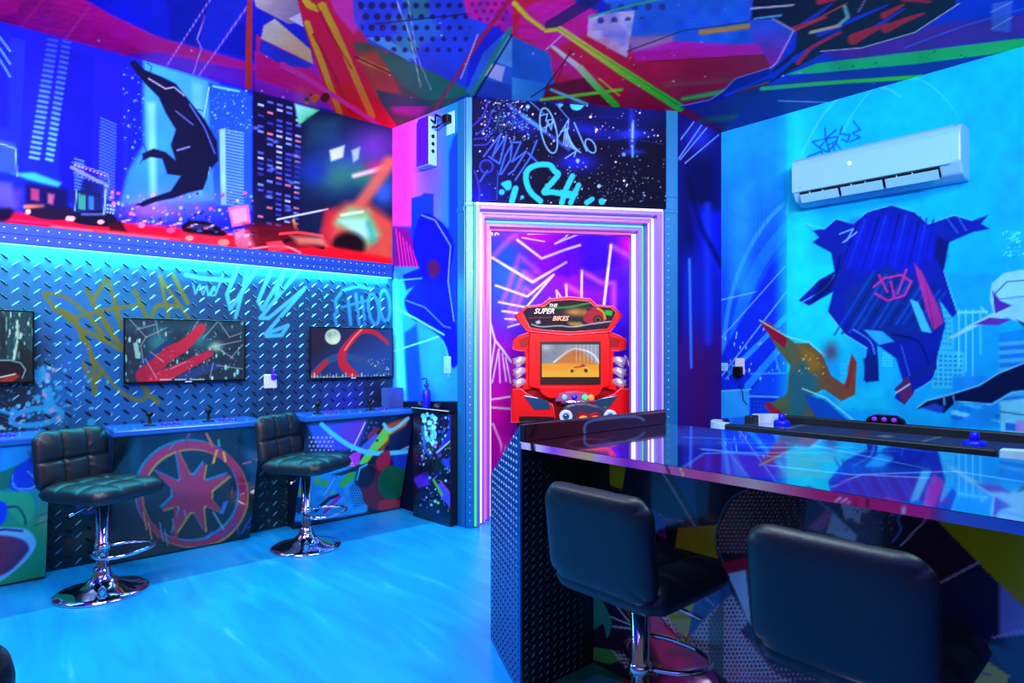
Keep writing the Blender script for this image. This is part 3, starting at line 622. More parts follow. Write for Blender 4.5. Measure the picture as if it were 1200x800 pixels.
# ------------------------------------------------------------------ front left return wall print
P = wall_print(W_S1, 0.003, L1 - 0.02, 0.004, 2.797, 0, L1, 0.0, 2.8, 0.0066, 0.1, base='1060f4')
P.fill([(455, 90), (560, 90), (560, 270), (455, 270)], 'f040f8', c2='0a70f8', g=(462, 0, 528, 0)).fill([(462, 150), (482, 140), (482, 260), (462, 265)], 'ff30e8', .8, soft=8).glow(505, 200, 14, 40, '5040f8', .7)
P.fill([(482, 232), (494, 229), (497, 226), (508, 227), (508, 300), (482, 300)], '0a30d8').fill([(455, 264), (545, 268), (545, 330), (455, 330)], '1028b0', .8, soft=2)
P.fill([(462, 266), (478, 268), (496, 318), (462, 322)], '600c88', soft=2)
for k in range(6): P.line([(464 + k * 4, 268 + k * 5), (470 + k * 4, 318)], 1.2, 'd030a8', .9)
P.fill([(462, 312), (545, 314), (545, 480), (462, 480)], '1c80f8').fill([(462, 320), (468, 360), (478, 480), (462, 480)], '40d8f8', soft=3).fill([(474, 390), (488, 380), (498, 480), (478, 480)], '0c40e0', soft=2).fill([(498, 390), (525, 384), (525, 452), (498, 455)], '2098f8', .9, soft=8).fill([(526, 180), (532, 160), (540, 150), (550, 140), (550, 440), (526, 420)], '0834c8', soft=1.5).line([(462, 411), (500, 399), (520, 392)], 1.6, '60e0f8').ring(480, 430, 46, 60, 2, '50c8f8', .8, t0=-90, t1=10)
ab = '0610b4'      # broad dark blue sweeps (abstract)
P.fill([(490, 258), (500, 250), (512, 256), (524, 268), (532, 290), (526, 330), (533, 372), (536, 420), (530, 430), (520, 400), (500, 382), (482, 372), (474, 352), (486, 334), (492, 316), (484, 290)], ab, sm=True, soft=1).fill([(472, 322), (492, 314), (496, 330), (476, 340)], '0818c0', soft=1).line([(494, 252), (510, 258), (528, 288), (525, 330), (532, 376)], 1.2, '68a0ff').line([(476, 352), (498, 360), (520, 382), (528, 384)], 1.2, '4880e8').line([(470, 328), (494, 326)], 1.5, '40a880').fill([(502, 308), (510, 304), (516, 316), (508, 326), (502, 320)], '3c1458', sm=True, soft=1.5).line([(462, 360), (485, 372), (520, 392)], 2, '58d0f8')
# cabinet level and the black splash print near the floor
P.fill([(462, 470), (548, 470), (548, 630), (462, 630)], '06102c')
P.mottle(20, .1)
P.build('wall_print', M['vinyl'], wall_fl, wmat(W_S1).inverted(), (1.1, 1.2, 1.2))

# ------------------------------------------------------------------ print above the doorway: night sky with tags
P = wall_print(W_DR, 0.0, LD, OZ + 0.0, 2.797, 0, LD, 2.0, 2.8, 0.0048, 0.1, base='040a24')
o5 = lambda pts: zz(550, 100, 4.8, pts)
P.fill(o5([(0, 60), (300, 80), (260, 660), (0, 640)]), '06104c', soft=30).glow(690, 152, 30, 8, '1020c8', .8, 12).glow(676, 190, 22, 10, '1420d0', .9).glow(562, 232, 24, 20, '0818b0', .9).glow(740, 130, 60, 26, '04187c', .8).glow(610, 145, 20, 8, '0c28c0', .8, 30)
P.line(o5([(220, 110), (330, 190), (560, 360)]), 3, '2c60e8', .9, soft=2).line(o5([(300, 170), (420, 255)]), 4, '3898f0', .8, soft=2)
P.glow(741, 157, 20, 5, '1830e8', .9).glow(741, 157, 4, 20, '2850f0', .9).glow(741, 178, 12, 3, '1830d8', .9).line(o5([(920, 200), (917, 310)]), 2, '70c8ff', soft=1.2).line(o5([(918, 340), (918, 400)]), 2, '58b0f8', soft=1.2).line(o5([(910, 130), (910, 200)]), 4, '1028b0', .9, soft=2).line(o5([(560, 190), (700, 175), (880, 185)]), 1, '0c1c70').line(o5([(680, 305), (900, 300), (1090, 330)]), 1, '0c2080')
P.specks(200, 565, 115, 620, 165, .3, 1.0, ['60b8e8', 'e0f0ff', '48a0d8'], seed=31).specks(190, 555, 118, 780, 238, .3, 1.1, ['b8d8f8', '60a8d8', 'f0f8ff'], seed=32).specks(130, 640, 195, 780, 238, .3, .9, ['6890b0'], seed=33).disc(677, 188, 2.2, '68b0f0').disc(731, 181, 2.4, '4888d0').disc(702, 218, 2.2, '68b8e8').disc(692, 137, 1.5, 'd0e0f8').disc(699, 152, 1.6, 'd0e0f8')
for q in ([(560, 240), (556, 200)], [(550, 150), (572, 118)], [(558, 158), (576, 130)], [(555, 163), (578, 152)], [(556, 170), (576, 162)]): P.line([q[0], ((q[0][0] + q[1][0]) / 2 + 4, (q[0][1] + q[1][1]) / 2 + 3), q[1]], 1.8, '2c30c0', .9, sm=True)
tb = '2a5ce8'
for q in ([(80, 400), (180, 270), (130, 400), (210, 280), (170, 440), (110, 400)], [(170, 500), (200, 400), (240, 330), (230, 420), (180, 500)], [(230, 320), (290, 320), (240, 430), (320, 370), (250, 480), (220, 500)], [(380, 310), (340, 410), (260, 530)], [(330, 380), (380, 430)], [(100, 480), (60, 540)]): P.line(o5(q), 2.0, tb)
P.ring(570, 195, 7.5, 7.5, 2.2, '2430d0').line(o5([(160, 480), (155, 640)]), 1, '2048c0')
lt = '58a8f0'
P.ring(643, 153, 9, 27, 1.6, lt, rot=-12)
for q in ([(400, 170), (440, 160), (430, 200), (470, 190)], [(420, 240), (470, 210)], [(430, 260), (440, 200), (460, 250), (470, 190), (485, 240)], [(500, 290), (560, 190), (545, 300)], [(515, 260), (560, 240)]): P.line(o5(q), 1.3, lt)
for k in range(9): P.line(o5([(600 + k * 5 - 60, 230 + k * 14), (530 + k * 12, 330 + k * 6)]), 1.4, lt)
P.line(o5([(590, 210), (660, 370)]), 1.5, lt).ring(692, 171, 5, 9, 1.5, lt, rot=-30).line(o5([(540, 410), (600, 370), (590, 400)]), 1.4, lt).line(o5([(480, 95), (560, 190)]), 1.2, '3478d0').line(o5([(340, 90), (420, 160)]), 1.2, '3478d0')
for q in ([(150, 240), (175, 150)], [(160, 200), (190, 195), (185, 240)], [(200, 240), (215, 205), (230, 235)], [(240, 245), (255, 160)], [(250, 215), (290, 205)], [(300, 240), (320, 225)]): P.line(o5(q), 1, '1c6470', .9)
bt = '18b4d4'
P.line(o5([(400, 650), (345, 600), (320, 540), (322, 490), (350, 460), (400, 445), (455, 450), (478, 480), (500, 500), (470, 540), (420, 600), (470, 600), (560, 620)]), 6.5, bt, sm=True).line(o5([(580, 510), (545, 580), (520, 660)]), 6.5, bt).line(o5([(615, 560), (570, 660)]), 6, bt).line(o5([(520, 600), (600, 610)]), 5.5, bt).line(o5([(660, 660), (690, 640)]), 6, bt).disc(705.5, 236, 4, bt)
P.fill(o5([(180, 550), (230, 535), (235, 580), (210, 590), (195, 575)]), bt, sm=True).disc(588, 225, 3.4, bt).line(o5([(260, 580), (240, 650)]), 7, bt).disc(612, 231, 2.2, bt).fill(o5([(570, 100), (645, 105), (620, 138), (580, 135)]), '30c0e8', sm=True).disc(657, 122, 3, '30b0e0').disc(618.5, 125, 2.4, '60b8e8')
P.build('wall_print', M['vinyl'], wall_f, wmat(W_DR).inverted(), 0.85)

# ------------------------------------------------------------------ front right return wall print
P = wall_print(W_S2, 0.02, L2 - 0.003, 0.004, 2.797, 0, L2, 0.6, 2.8, 0.0068, 0.1, base='0a1890')
P.fill([(790, 120), (850, 140), (850, 300), (790, 300)], '060c44', soft=20).glow(820, 160, 16, 18, '1830d8', .8).fill([(812, 240), (846, 250), (846, 330), (820, 300)], '0818c0', soft=8).fill([(790, 300), (846, 300), (846, 420), (790, 420)], '0a1c9c', .8, soft=20).fill([(790, 400), (850, 400), (850, 700), (790, 700)], '3c0c50', soft=40).line([(808, 304), (810, 430)], 3, '2c78e8', .9, soft=1.2).line([(829, 240), (830, 400)], 6, '1438d0', .8, soft=4).line([(806, 210), (822, 268), (845, 310)], 5, '040a30', .8, soft=3).line([(800, 260), (796, 400)], 5, '06105c', .8, soft=3)
for q in ([(798, 163), (813, 143)], [(795, 186), (822, 147)], [(797, 187), (828, 150)], [(803, 191), (842, 158)]): P.line(q, 1.4, '5898f8', .9)
P.build('wall_print', M['vinyl'], wall_fr, wmat(W_S2).inverted(), 1.4)

# ------------------------------------------------------------------ right wall print: pale city haze with broad abstract brush shapes
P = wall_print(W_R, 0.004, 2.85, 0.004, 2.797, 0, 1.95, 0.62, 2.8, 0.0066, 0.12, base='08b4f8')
P.fill([(840, 0), (923, 0), (923, 600), (840, 600)], '1090fc', c2='0c50ec', g=(0, 170, 0, 330))  # shaded side of a light edge, painted into the print as deeper blue
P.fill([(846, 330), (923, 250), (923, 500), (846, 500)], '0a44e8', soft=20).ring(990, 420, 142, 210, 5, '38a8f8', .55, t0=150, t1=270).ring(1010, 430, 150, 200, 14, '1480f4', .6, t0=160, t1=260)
for k in range(11): P.line([(852 + k * 4.5, 235 + (k % 3) * 8), (852 + k * 4.5, 345)], 1.0, '0c58d8', .7)
P.fill([(856, 230), (880, 215), (880, 345), (856, 345)], '20a4fc', .5, soft=8)
P.line([(842, 352), (885, 342), (923, 330)], 1.2, '78c8f8', .8)
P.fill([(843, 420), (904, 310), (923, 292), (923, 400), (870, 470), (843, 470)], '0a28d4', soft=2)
for q, w_, c_ in (([(846, 395), (920, 312)], 1.2, '70b0f8'), ([(846, 440), (892, 380), (923, 340)], 1.4, '68b0ff'), ([(850, 444), (910, 384)], 1.2, '50a0ff'), ([(856, 436), (920, 372)], 6, '1888f8'), ([(876, 452), (923, 398)], 8, '1888f8'), ([(880, 438), (923, 437)], 2, '3898ff'), ([(908, 416), (914, 436)], 2, '3090ff')): P.line(q, w_, c_, .9)
P.specks(40, 846, 380, 922, 445, .6, 1.6, ['60b0ff', '90d0ff'], seed=41, rx=.6, ry=1.6).fill([(844, 458), (878, 456), (878, 488), (844, 490)], '2494f4').line([(844, 458), (880, 456)], 1.4, '60c0f8').line([(878, 464), (912, 465)], 1.6, '60b8f8').fill([(880, 466), (912, 467), (912, 488), (880, 488)], '0828c8').wins([(882, 468), (910, 469), (910, 486), (882, 486)], 7, 4, '1850e0')
# hazy blocks of the city
P.fill([(922, 0), (1300, -100), (1300, 600), (922, 600)], '06b6fc', c2='08a0f0', g=(0, 120, 0, 420))
P.fill([(922, 60), (945, 60), (960, 500), (922, 500)], '10d0ec', soft=14).fill([(922, 300), (1010, 290), (1000, 420), (922, 400)], '10d4e4', .8, soft=18).ring(1020, 330, 105, 230, 3, '30c8ff', .7, t0=200, t1=290).ring(1060, 300, 100, 210, 2, '40d0ff', .5, t0=220, t1=320)
P.fill([(1100, 130), (1300, 60), (1300, 260), (1110, 280)], '0aa4fc', .7, soft=30).fill([(1170, 180), (1230, 170), (1230, 330), (1176, 330)], '10a0ec', .8, soft=3)
P.fill([(1108, 320), (1172, 320), (1172, 500), (1108, 500)], '0e98ec', .8, soft=2).fill([(1040, 380), (1110, 380), (1110, 500), (1040, 500)], '10a4f0', soft=3).fill([(1092, 410), (1130, 412), (1130, 455), (1092, 455)], '34b8ec').wins([(1094, 414), (1128, 415), (1128, 453), (1094, 452)], 6, 7, '0a7cd0').fill([(1088, 340), (1116, 345), (1118, 410), (1092, 408)], '34b8e8', .9).wins([(1092, 350), (1114, 352), (1116, 406), (1094, 405)], 5, 9, '1088d8')
for x_ in (1124, 1132, 1140, 1149): P.line([(x_, 363), (x_, 410 + (x_ % 7) * 5)], 1.8, '60d0f4', .9)
P.line([(1122, 366), (1156, 365)], 3, '60d0f4').line([(1150, 360), (1156, 367)], 2, '70d8f8')
P.fill([(1171, 390), (1300, 370), (1300, 500), (1171, 500)], '0c80e0', .9)
for k in range(8): P.line([(1172, 403 + k * 10), (1215, 400 + k * 10)], 4, '48a8ec', .9).line([(1173, 408 + k * 10), (1215, 405 + k * 10)], 1.5, '3858c8', .8)
P.fill([(1116, 441), (1170, 440), (1170, 500), (1116, 500)], '1488ec').specks(60, 1175, 270, 1200, 300, .6, 1.8, ['40d8f0'], seed=42).specks(90, 930, 415, 1000, 480, .5, 1.8, ['40e0ec', '0c90e0'], seed=43, rx=.8, ry=2)
P.fill([(985, 410), (1050, 400), (1050, 480), (985, 480)], '0cb0f0', .8, soft=3).wins([(1034, 412), (1046, 412), (1046, 430), (1034, 430)], 4, 6, '50e0f4').wins([(984, 424), (1000, 424), (1000, 470), (984, 470)], 4, 9, '28c8f0').fill([(980, 455), (1034, 452), (1040, 480), (980, 480)], '10bcec', .8, soft=3)
for k in range(30): P.line([(1115 + (k * 37 % 60), 460 + (k * 13 % 35)), (1115 + (k * 37 % 60) + 2 + k % 6, 460 + (k * 13 % 35))], 3 + k % 4, ['38b8f0', '0c60d0', '78ccf0', '0878e0'][k % 4], .8)
P.fill([(1172, 470), (1300, 455), (1300, 520), (1172, 510)], '70c4f0', soft=1.5).fill([(1178, 495), (1196, 497), (1194, 505), (1178, 504)], '1c68d8').line([(1172, 482), (1200, 486)], 1.5, '1860a0').fill([(1190, 492), (1215, 496), (1215, 508), (1190, 506)], 'b088e0', .9)
# purple-blue tag above the air conditioner
tg = '0c48d4'
z4 = lambda pts: zz(920, 130, 5, pts)
for q in ([(160, 180), (250, 160), (200, 215), (160, 180)], [(232, 100), (240, 180), (262, 240)], [(300, 110), (240, 160), (310, 150), (300, 180), (250, 200), (245, 180)], [(335, 90), (320, 135), (380, 140), (365, 180), (330, 165)], [(400, 60), (440, 110), (395, 130), (440, 155), (380, 180)], [(200, 215), (245, 240), (300, 190), (330, 230)], [(280, 200), (290, 235)], [(130, 270), (215, 235), (215, 250)]): P.line(z4(q), 1.7, tg)
P.line([(930, 150), (970, 168)], 1, '30c0ff', .6)
# a broad dark blue burst of brush strokes (abstract), with a pink slash and grey hatching
bb = '0a1ea0'
P.fill([(944, 262), (952, 270), (966, 268), (980, 256), (1000, 262), (1016, 248), (1045, 240), (1072, 248), (1088, 262), (1118, 252), (1140, 258), (1158, 252), (1150, 262), (1160, 268), (1140, 272), (1112, 284), (1106, 316), (1112, 336), (1122, 366), (1116, 372), (1100, 350), (1108, 380), (1100, 412), (1094, 444), (1072, 458), (1060, 474), (1048, 466), (1058, 446), (1050, 420), (1028, 404), (1030, 440), (1012, 446), (1016, 408), (990, 392), (970, 366), (976, 342), (948, 358), (936, 352), (960, 328), (978, 318), (974, 296), (952, 284), (960, 278)], bb, soft=.8)
P.line([(944, 262), (966, 268), (980, 256), (1000, 262), (1016, 248), (1045, 240), (1072, 248), (1088, 262), (1118, 252), (1140, 258)], 1.3, '40c8ff', .9).line([(970, 366), (990, 392), (1016, 408)], 1.3, '50d0ff').line([(1106, 316), (1112, 336), (1122, 366)], 1.2, '48c8ff')
P.fill([(1000, 262), (1040, 252), (1090, 268), (1106, 300), (1040, 330), (990, 310)], '0c1ccc', .8, soft=8).fill([(985, 345), (1040, 310), (1075, 330), (1090, 390), (1040, 400), (1000, 385)], '0a2890', .9, soft=3)
for k in range(13): P.line([(978 + k * 9, 392 - k * 1.5), (1024 + k * 7, 318 + k * 2)], 3.0, ['0848b0', '062064', '1050c4'][k % 3], .65)
for q, c_, w_ in (([(1110, 256), (1122, 272)], '3a70e8', 1.2), ([(1124, 256), (1132, 270)], '3a70e8', 1.2), ([(985, 300), (976, 330), (960, 346)], '061060', 2.5), ([(1046, 392), (1076, 400), (1090, 430)], '061060', 2), ([(1056, 404), (1066, 440)], '3868e0', 1.2), ([(1000, 386), (1020, 400), (1026, 420)], '58b8f8', 1.2), ([(940, 354), (966, 338), (978, 322)], '50c0f8', 1.2), ([(1072, 458), (1094, 442), (1100, 412)], '50c0f8', 1.2)): P.line(q, w_, c_, .9, sm=True)
for k in range(12): P.line([(1006 + k * 8, 250 + abs(k - 6) * 1.5), (984 + k * 9, 316 - k * .5)], 2.6, ['06145c', '1838d0', '0818a0'][k % 3], .75, w2=.8)
P.fill([(1098, 276), (1112, 284), (1106, 316), (1094, 300)], '06145c', .8, soft=2).fill([(960, 330), (978, 320), (974, 340), (950, 356)], '06145c', .8, soft=2)
P.line([(984, 274), (1000, 268), (992, 282)], 1.5, '68b0f0').line([(988, 284), (1004, 272)], 1.5, '68b0f0').fill([(1071, 308), (1080, 318), (1100, 360), (1106, 378), (1094, 387), (1086, 366)], 'a02c98', soft=.9).line([(1084, 330), (1094, 382)], 1.2, '7c1c88')
for q in ([(1024, 336), (1036, 326), (1056, 322), (1068, 330), (1060, 346), (1040, 352), (1026, 344)], [(1030, 322), (1040, 342)], [(1062, 316), (1052, 344)], [(1044, 330), (1048, 348)]): P.line(q, 2.4, 'c42c98', .95)
P.fill([(1012, 386), (1034, 388), (1048, 400), (1030, 404)], '20a0f4').fill([(1066, 350), (1076, 354), (1092, 390), (1080, 388)], '38b8ec').fill([(1048, 456), (1064, 440), (1070, 462), (1060, 474)], '5a2468', soft=1).line([(1050, 460), (1066, 450)], 2, 'a8b8e8').fill([(1012, 420), (1028, 414), (1030, 446), (1014, 448)], '08207c', soft=1).line([(1072, 440), (1094, 430)], 8, '0a2490')
# olive and maroon sweep at the left, pale sweep at the right (abstract)
P.fill([(890, 376), (902, 378), (916, 390), (932, 402), (948, 402), (964, 416), (974, 440), (992, 452), (994, 430), (998, 414), (1004, 424), (1002, 462), (986, 470), (966, 456), (950, 462), (962, 474), (992, 492), (1000, 500), (930, 500), (905, 486), (896, 476), (922, 462), (926, 428), (912, 410), (900, 390)], '4a5c44', c2='7c3c30', g=(925, 440, 1000, 430), soft=.9)
P.fill([(890, 376), (902, 378), (922, 396), (920, 408), (906, 398)], '7c1430').fill([(905, 486), (896, 474), (900, 470), (922, 488)], '901838').fill([(924, 440), (944, 420), (960, 450), (946, 480), (926, 500)], '1c5c74', .9, soft=5).fill([(942, 462), (966, 468), (1000, 498), (960, 498)], '0c48b8', soft=1.2).fill([(936, 404), (952, 410), (964, 430), (950, 436)], '8c6420', .8, soft=4).line([(890, 375), (922, 394), (948, 401), (966, 416)], 1.2, '88e8d8').line([(940, 455), (968, 466), (1000, 492)], 1.2, 'a0e8f0').specks(24, 936, 412, 966, 440, .4, 1.2, ['d8b050'], seed=44).glow(974, 412, 9, 12, '4c3c60', .9).line([(992, 452), (1001, 424)], 5, '7c2c38')
P.fill([(1160, 350), (1162, 332), (1176, 320), (1196, 316), (1260, 322), (1260, 396), (1200, 380), (1180, 372), (1150, 380), (1118, 396), (1108, 398), (1130, 384), (1164, 366)], '84ccec', soft=.9).fill([(1163, 340), (1172, 352), (1186, 358), (1166, 367)], '4828a8').fill([(1142, 380), (1160, 372), (1186, 374), (1170, 381)], '5c2cac').line([(1166, 344), (1180, 330), (1204, 328)], 1.5, '2c58b8').line([(1172, 350), (1215, 346)], 1.2, '3870c8')
P.fill([(1074, 479), (1086, 470), (1110, 464), (1148, 452), (1170, 438), (1215, 420), (1215, 455), (1186, 458), (1162, 472), (1120, 471), (1106, 484), (1090, 476)], '081444', soft=.9).line([(1074, 478), (1086, 469), (1110, 463), (1148, 451), (1170, 437), (1210, 421)], 1.3, '70c8f8').fill([(1080, 478), (1096, 472), (1108, 478), (1102, 484)], '1c40c0', soft=1.2).line([(1106, 462), (1107, 474)], 2, '5098e0').line([(1116, 460), (1119, 472)], 1.5, '5098e0').line([(1122, 470), (1162, 474), (1186, 460), (1215, 456)], 1.2, '70c8f8').fill([(1190, 374), (1200, 378), (1210, 392)], '0c2c60')
P.mottle(18, .14)
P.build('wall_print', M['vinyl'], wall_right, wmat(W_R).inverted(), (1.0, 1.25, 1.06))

# ------------------------------------------------------------------ closet behind the doorway: neon line artwork on both walls
def closet_art(P):
    z6 = lambda pts: zz(560, 240, 3.075, pts)
    P.fill([(540, 200), (800, 200), (800, 640), (540, 640)], '6a18d8')
    P.glow(592, 320, 26, 70, '1c58d8', 1).glow(600, 330, 34, 44, '2468e0', .8).glow(640, 300, 22, 40, 'a018d0', .9).glow(630, 275, 40, 10, 'c812b4', .95).glow(580, 480, 40, 80, 'e010b0', 1).glow(575, 430, 24, 30, 'a814c8', .8).glow(600, 560, 60, 60, 'd810b8', .9)
    P.fill([(664.5, 200), (800, 200), (800, 640), (664.5, 640)], '4a14e0', soft=.6).glow(672, 330, 14, 60, '8c14d8', .9).glow(700, 345, 30, 12, '9c18dc', .8).glow(738, 290, 14, 22, 'f010b8', 1).glow(700, 300, 22, 40, '3812e0', .8).glow(735, 400, 10, 80, '3410b0', .8).fill([(736, 300), (760, 300), (760, 480), (742, 480)], '4050b0', .5, soft=10)
    sp_ = 'd060f8'
    for q in ([(90, 350), (150, 185), (215, 235)], [(110, 390), (165, 245), (205, 275)], [(120, 420), (170, 300), (200, 320)], [(52, 190), (115, 122), (135, 110)], [(480, 148), (575, 200)], [(375, 238), (445, 280), (490, 282), (490, 370)], [(318, 290), (370, 318)]): P.line(z6(q), 5, sp_, .75, soft=3)
    wl = 'f6f4ff'
    for q, w_ in (([(142, 126), (230, 193), (318, 160), (368, 145)], 2.8), ([(52, 190), (197, 278), (318, 207)], 2.8), ([(64, 290), (178, 330), (272, 252)], 2.4), ([(272, 252), (215, 320), (175, 368)], 2.2), ([(75, 350), (168, 368)], 2), ([(88, 382), (160, 392)], 2), ([(98, 410), (155, 414)], 1.8), ([(108, 440), (150, 428)], 1.8), ([(480, 146), (453, 370)], 3), ([(375, 237), (373, 350)], 2.4), ([(318, 288), (320, 345)], 2.2), ([(283, 308), (305, 340)], 1.8), ([(283, 308), (287, 345)], 1.8), ([(258, 335), (270, 350)], 1.6), ([(330, 98), (315, 118), (278, 140), (365, 104)], 2), ([(180, 105), (330, 100)], 1.2), ([(160, 118), (240, 132)], 1.2), ([(38, 400), (62, 488), (88, 520), (120, 565)], 2.4), ([(62, 488), (44, 610)], 2), ([(75, 520), (52, 640)], 1.8), ([(75, 520), (80, 640)], 1.6), ([(88, 535), (102, 635)], 1.6), ([(100, 550), (118, 640)], 1.6), ([(30, 704), (120, 690)], 2.2), ([(30, 728), (120, 735)], 2.2), ([(530, 545), (575, 630)], 2.4), ([(42, 110), (50, 96), (52, 108)], 1.8), ([(62, 108), (66, 96), (74, 106)], 1.8)): P.line(z6(q), w_, wl)
    P.line([(572, 496), (578, 497), (592, 532)], 2.6, 'ffc0f0')
for W_, x0, x1, par, f0, f1 in ((W_L, 0.06, 1.90, wall_left, .3, 1.9), (W_R, -1.59, -0.06, wall_right, -1.59, -.3)):
    P = wall_print(W_, x0, x1, 0.004, 2.797, f0, f1, 0.35, 2.3, 0.0085, 0.1)
    closet_art(P); P.build('closet_print', M['vinyl'], par, wmat(W_).inverted(), (1.0, 1.3, 1.2))

# ================================================================== THE DOORWAY
dr = thing('neon_doorway', 'tall doorway surround of nested green, white and pink neon tubes before the red game machine', 'doorway', (W_DR[0], W_DR[1], 0), W_DR[2])
ins = [0.0, 0.042, 0.085, 0.125]; back = [0.0, 0.075, 0.15, 0.225]; yend = 0.30
names = [('n_green', 'n_white', 'n_lilac'), ('n_white', 'n_lilac', 'n_white'), ('n_pink', 'n_cyan', 'n_green'), ('n_cream', 'n_pink', 'n_white')]
for i in range(4):
    a0 = ins[i]; a1 = ins[i + 1] if i < 3 else ins[i] + 0.012
    y0 = back[i]; x0, x1, z1 = OX0 + a0, OX1 - a0, OZ - a0
    b = MB(); t_ = a1 - a0
    b.box((x0, y0, 0), (x0 + t_, yend, z1), .002).box((x1 - t_, y0, 0), (x1, yend, z1), .002).box((x0 + t_, y0, z1 - t_), (x1 - t_, yend, z1), .002)
    b.build('jamb_panel', M['polished'], dr)
    r = 0.0075
    cl, ct_, cr = names[i]
    rr = (.006, .0085, .005, .016)[i]
    e = 0.010
    for pts, c_ in (([(x0 + e, y0 - .010, 0.01), (x0 + e, y0 - .010, z1 - .012)], cl), ([(x0 + .012, y0 - .010, z1 - e), (x1 - .012, y0 - .010, z1 - e)], ct_), ([(x1 - e, y0 - .010, 0.01), (x1 - e, y0 - .010, z1 - .012)], cr)):
        b = MB(); b.tube(pts, rr if pts[0][0] > .7 else r, 8); b.build('neon_tube', M[c_], dr)
    if i in (0, 2): continue
    # second, thinner line along the inner arris
    for pts, c_ in (([(x0 + t_ - .006, y0 - .006, 0.01), (x0 + t_ - .006, y0 - .006, z1 - t_)], ['n_green', 'n_pink', 'n_cream', 'n_cream'][i]), ([(x0 + t_, y0 - .006, z1 - t_ + .006), (x1 - t_, y0 - .006, z1 - t_ + .006)], ['n_white', 'n_pink', 'n_white', 'n_cream'][i]), ([(x1 - t_ + .006, y0 - .006, 0.01), (x1 - t_ + .006, y0 - .006, z1 - t_)], ['n_pink', 'n_white', 'n_pink', 'n_white'][i])):
        b = MB(); b.tube(pts, 0.004, 6); b.build('neon_line', M[c_], dr)

def rivets(name, pts, r, parent, ax, mat_):
    """a row of small domed rivets; ax = outward direction index/sign in the parent's frame"""
    V, F = [], []
    for p in pts:
        n = len(V); p = Vector(p); o = Vector(ax); u = o.cross(Vector((0, 0, 1))).normalized(); v = o.cross(u)
        for h, q in ((0, 1.0), (.55, .75)):
            for k in range(6): V.append(tuple(p + o * r * h + (u * math.cos(k * math.pi / 3) + v * math.sin(k * math.pi / 3)) * r * q))
        V.append(tuple(p + o * r * .8))
        for k in range(6): F.append((n + k, n + (k + 1) % 6, n + 6 + (k + 1) % 6, n + 6 + k)); F.append((n + 6 + k, n + 6 + (k + 1) % 6, n + 12))
    me = bpy.data.meshes.new(name); me.from_pydata(V, [], F); me.update(); me.materials.append(mat_)
    o = bpy.data.objects.new(name, me); COL.objects.link(o); o.parent = parent; o['kind'] = 'stuff'
    return o

# riveted metal corner trims on both sides of the doorway
tl = MB()
tl.box((-0.012, -0.016, 0), (OX0 - .004, -0.002, 2.10), .002).box((-0.012, -0.013, 2.10), (OX0 - .012, -0.002, HCEIL - .004), .002)
tl.box((-0.016, -0.020, 2.09), (OX0 - .004, -0.002, 2.12), .003)
t1 = tl.build('trim_1', M['cyanplate'], kind='structure', loc=(W_DR[0], W_DR[1], 0), rotz=W_DR[2])
rivets('rivet_row', [(0.014, -0.016, 0.05 + k * .05) for k in range(41)], .0045, t1, (0, -1, 0), M['rivet'])
tl = MB()
tl.box((L1 - 0.085, -0.014, 0), (L1 - 0.012, -0.002, HCEIL - .004), .002).box((L1 - 0.088, -0.019, 2.06), (L1 - 0.012, -0.002, 2.09), .003)
tl.build('trim_2', M['cyanplate'], kind='structure', loc=(W_S1[0], W_S1[1], 0), rotz=W_S1[2])
tl = MB()
tl.box((OX1 + .006, -0.016, 0), (LD + 0.006, -0.002, 2.10), .002).box((OX1 + .016, -0.014, 2.10), (LD + 0.008, -0.002, HCEIL - .004), .002).box((OX1 + .006, -0.020, 2.09), (LD + .008, -0.002, 2.12), .003).box((OX1 + .006, -0.020, 2.20), (LD + .008, -0.002, 2.215), .002)
t3 = tl.build('trim_3', M['cyanplate'], kind='structure', loc=(W_DR[0], W_DR[1], 0), rotz=W_DR[2])
rivets('rivet_row', [(OX1 + .030, -0.016, 0.05 + k * .05) for k in range(41)], .0045, t3, (0, -1, 0), M['rivet'])

# riveted ledge over the tread plate, with the light strip under it
lg = MB()
lg.box((-3.6, -0.030, 1.69), (-0.02, -0.004, 1.79), .003).box((-3.6, -0.034, 1.738), (-0.02, -0.029, 1.743))
led = lg.build('trim_4', M['ledge'], kind='structure', loc=(W_L[0], W_L[1], 0), rotz=W_L[2])
rivets('rivet_row', [(-3.55 + k * .045, -0.030, zr) for k in range(78) for zr in (1.715, 1.765)], .006, led, (0, -1, 0), M['rivet'])
sl = MB(); sl.box((-3.6, -0.016, 1.684), (-0.02, -0.005, 1.6895)); sl.build('light_strip', M['led_cyan'], led)

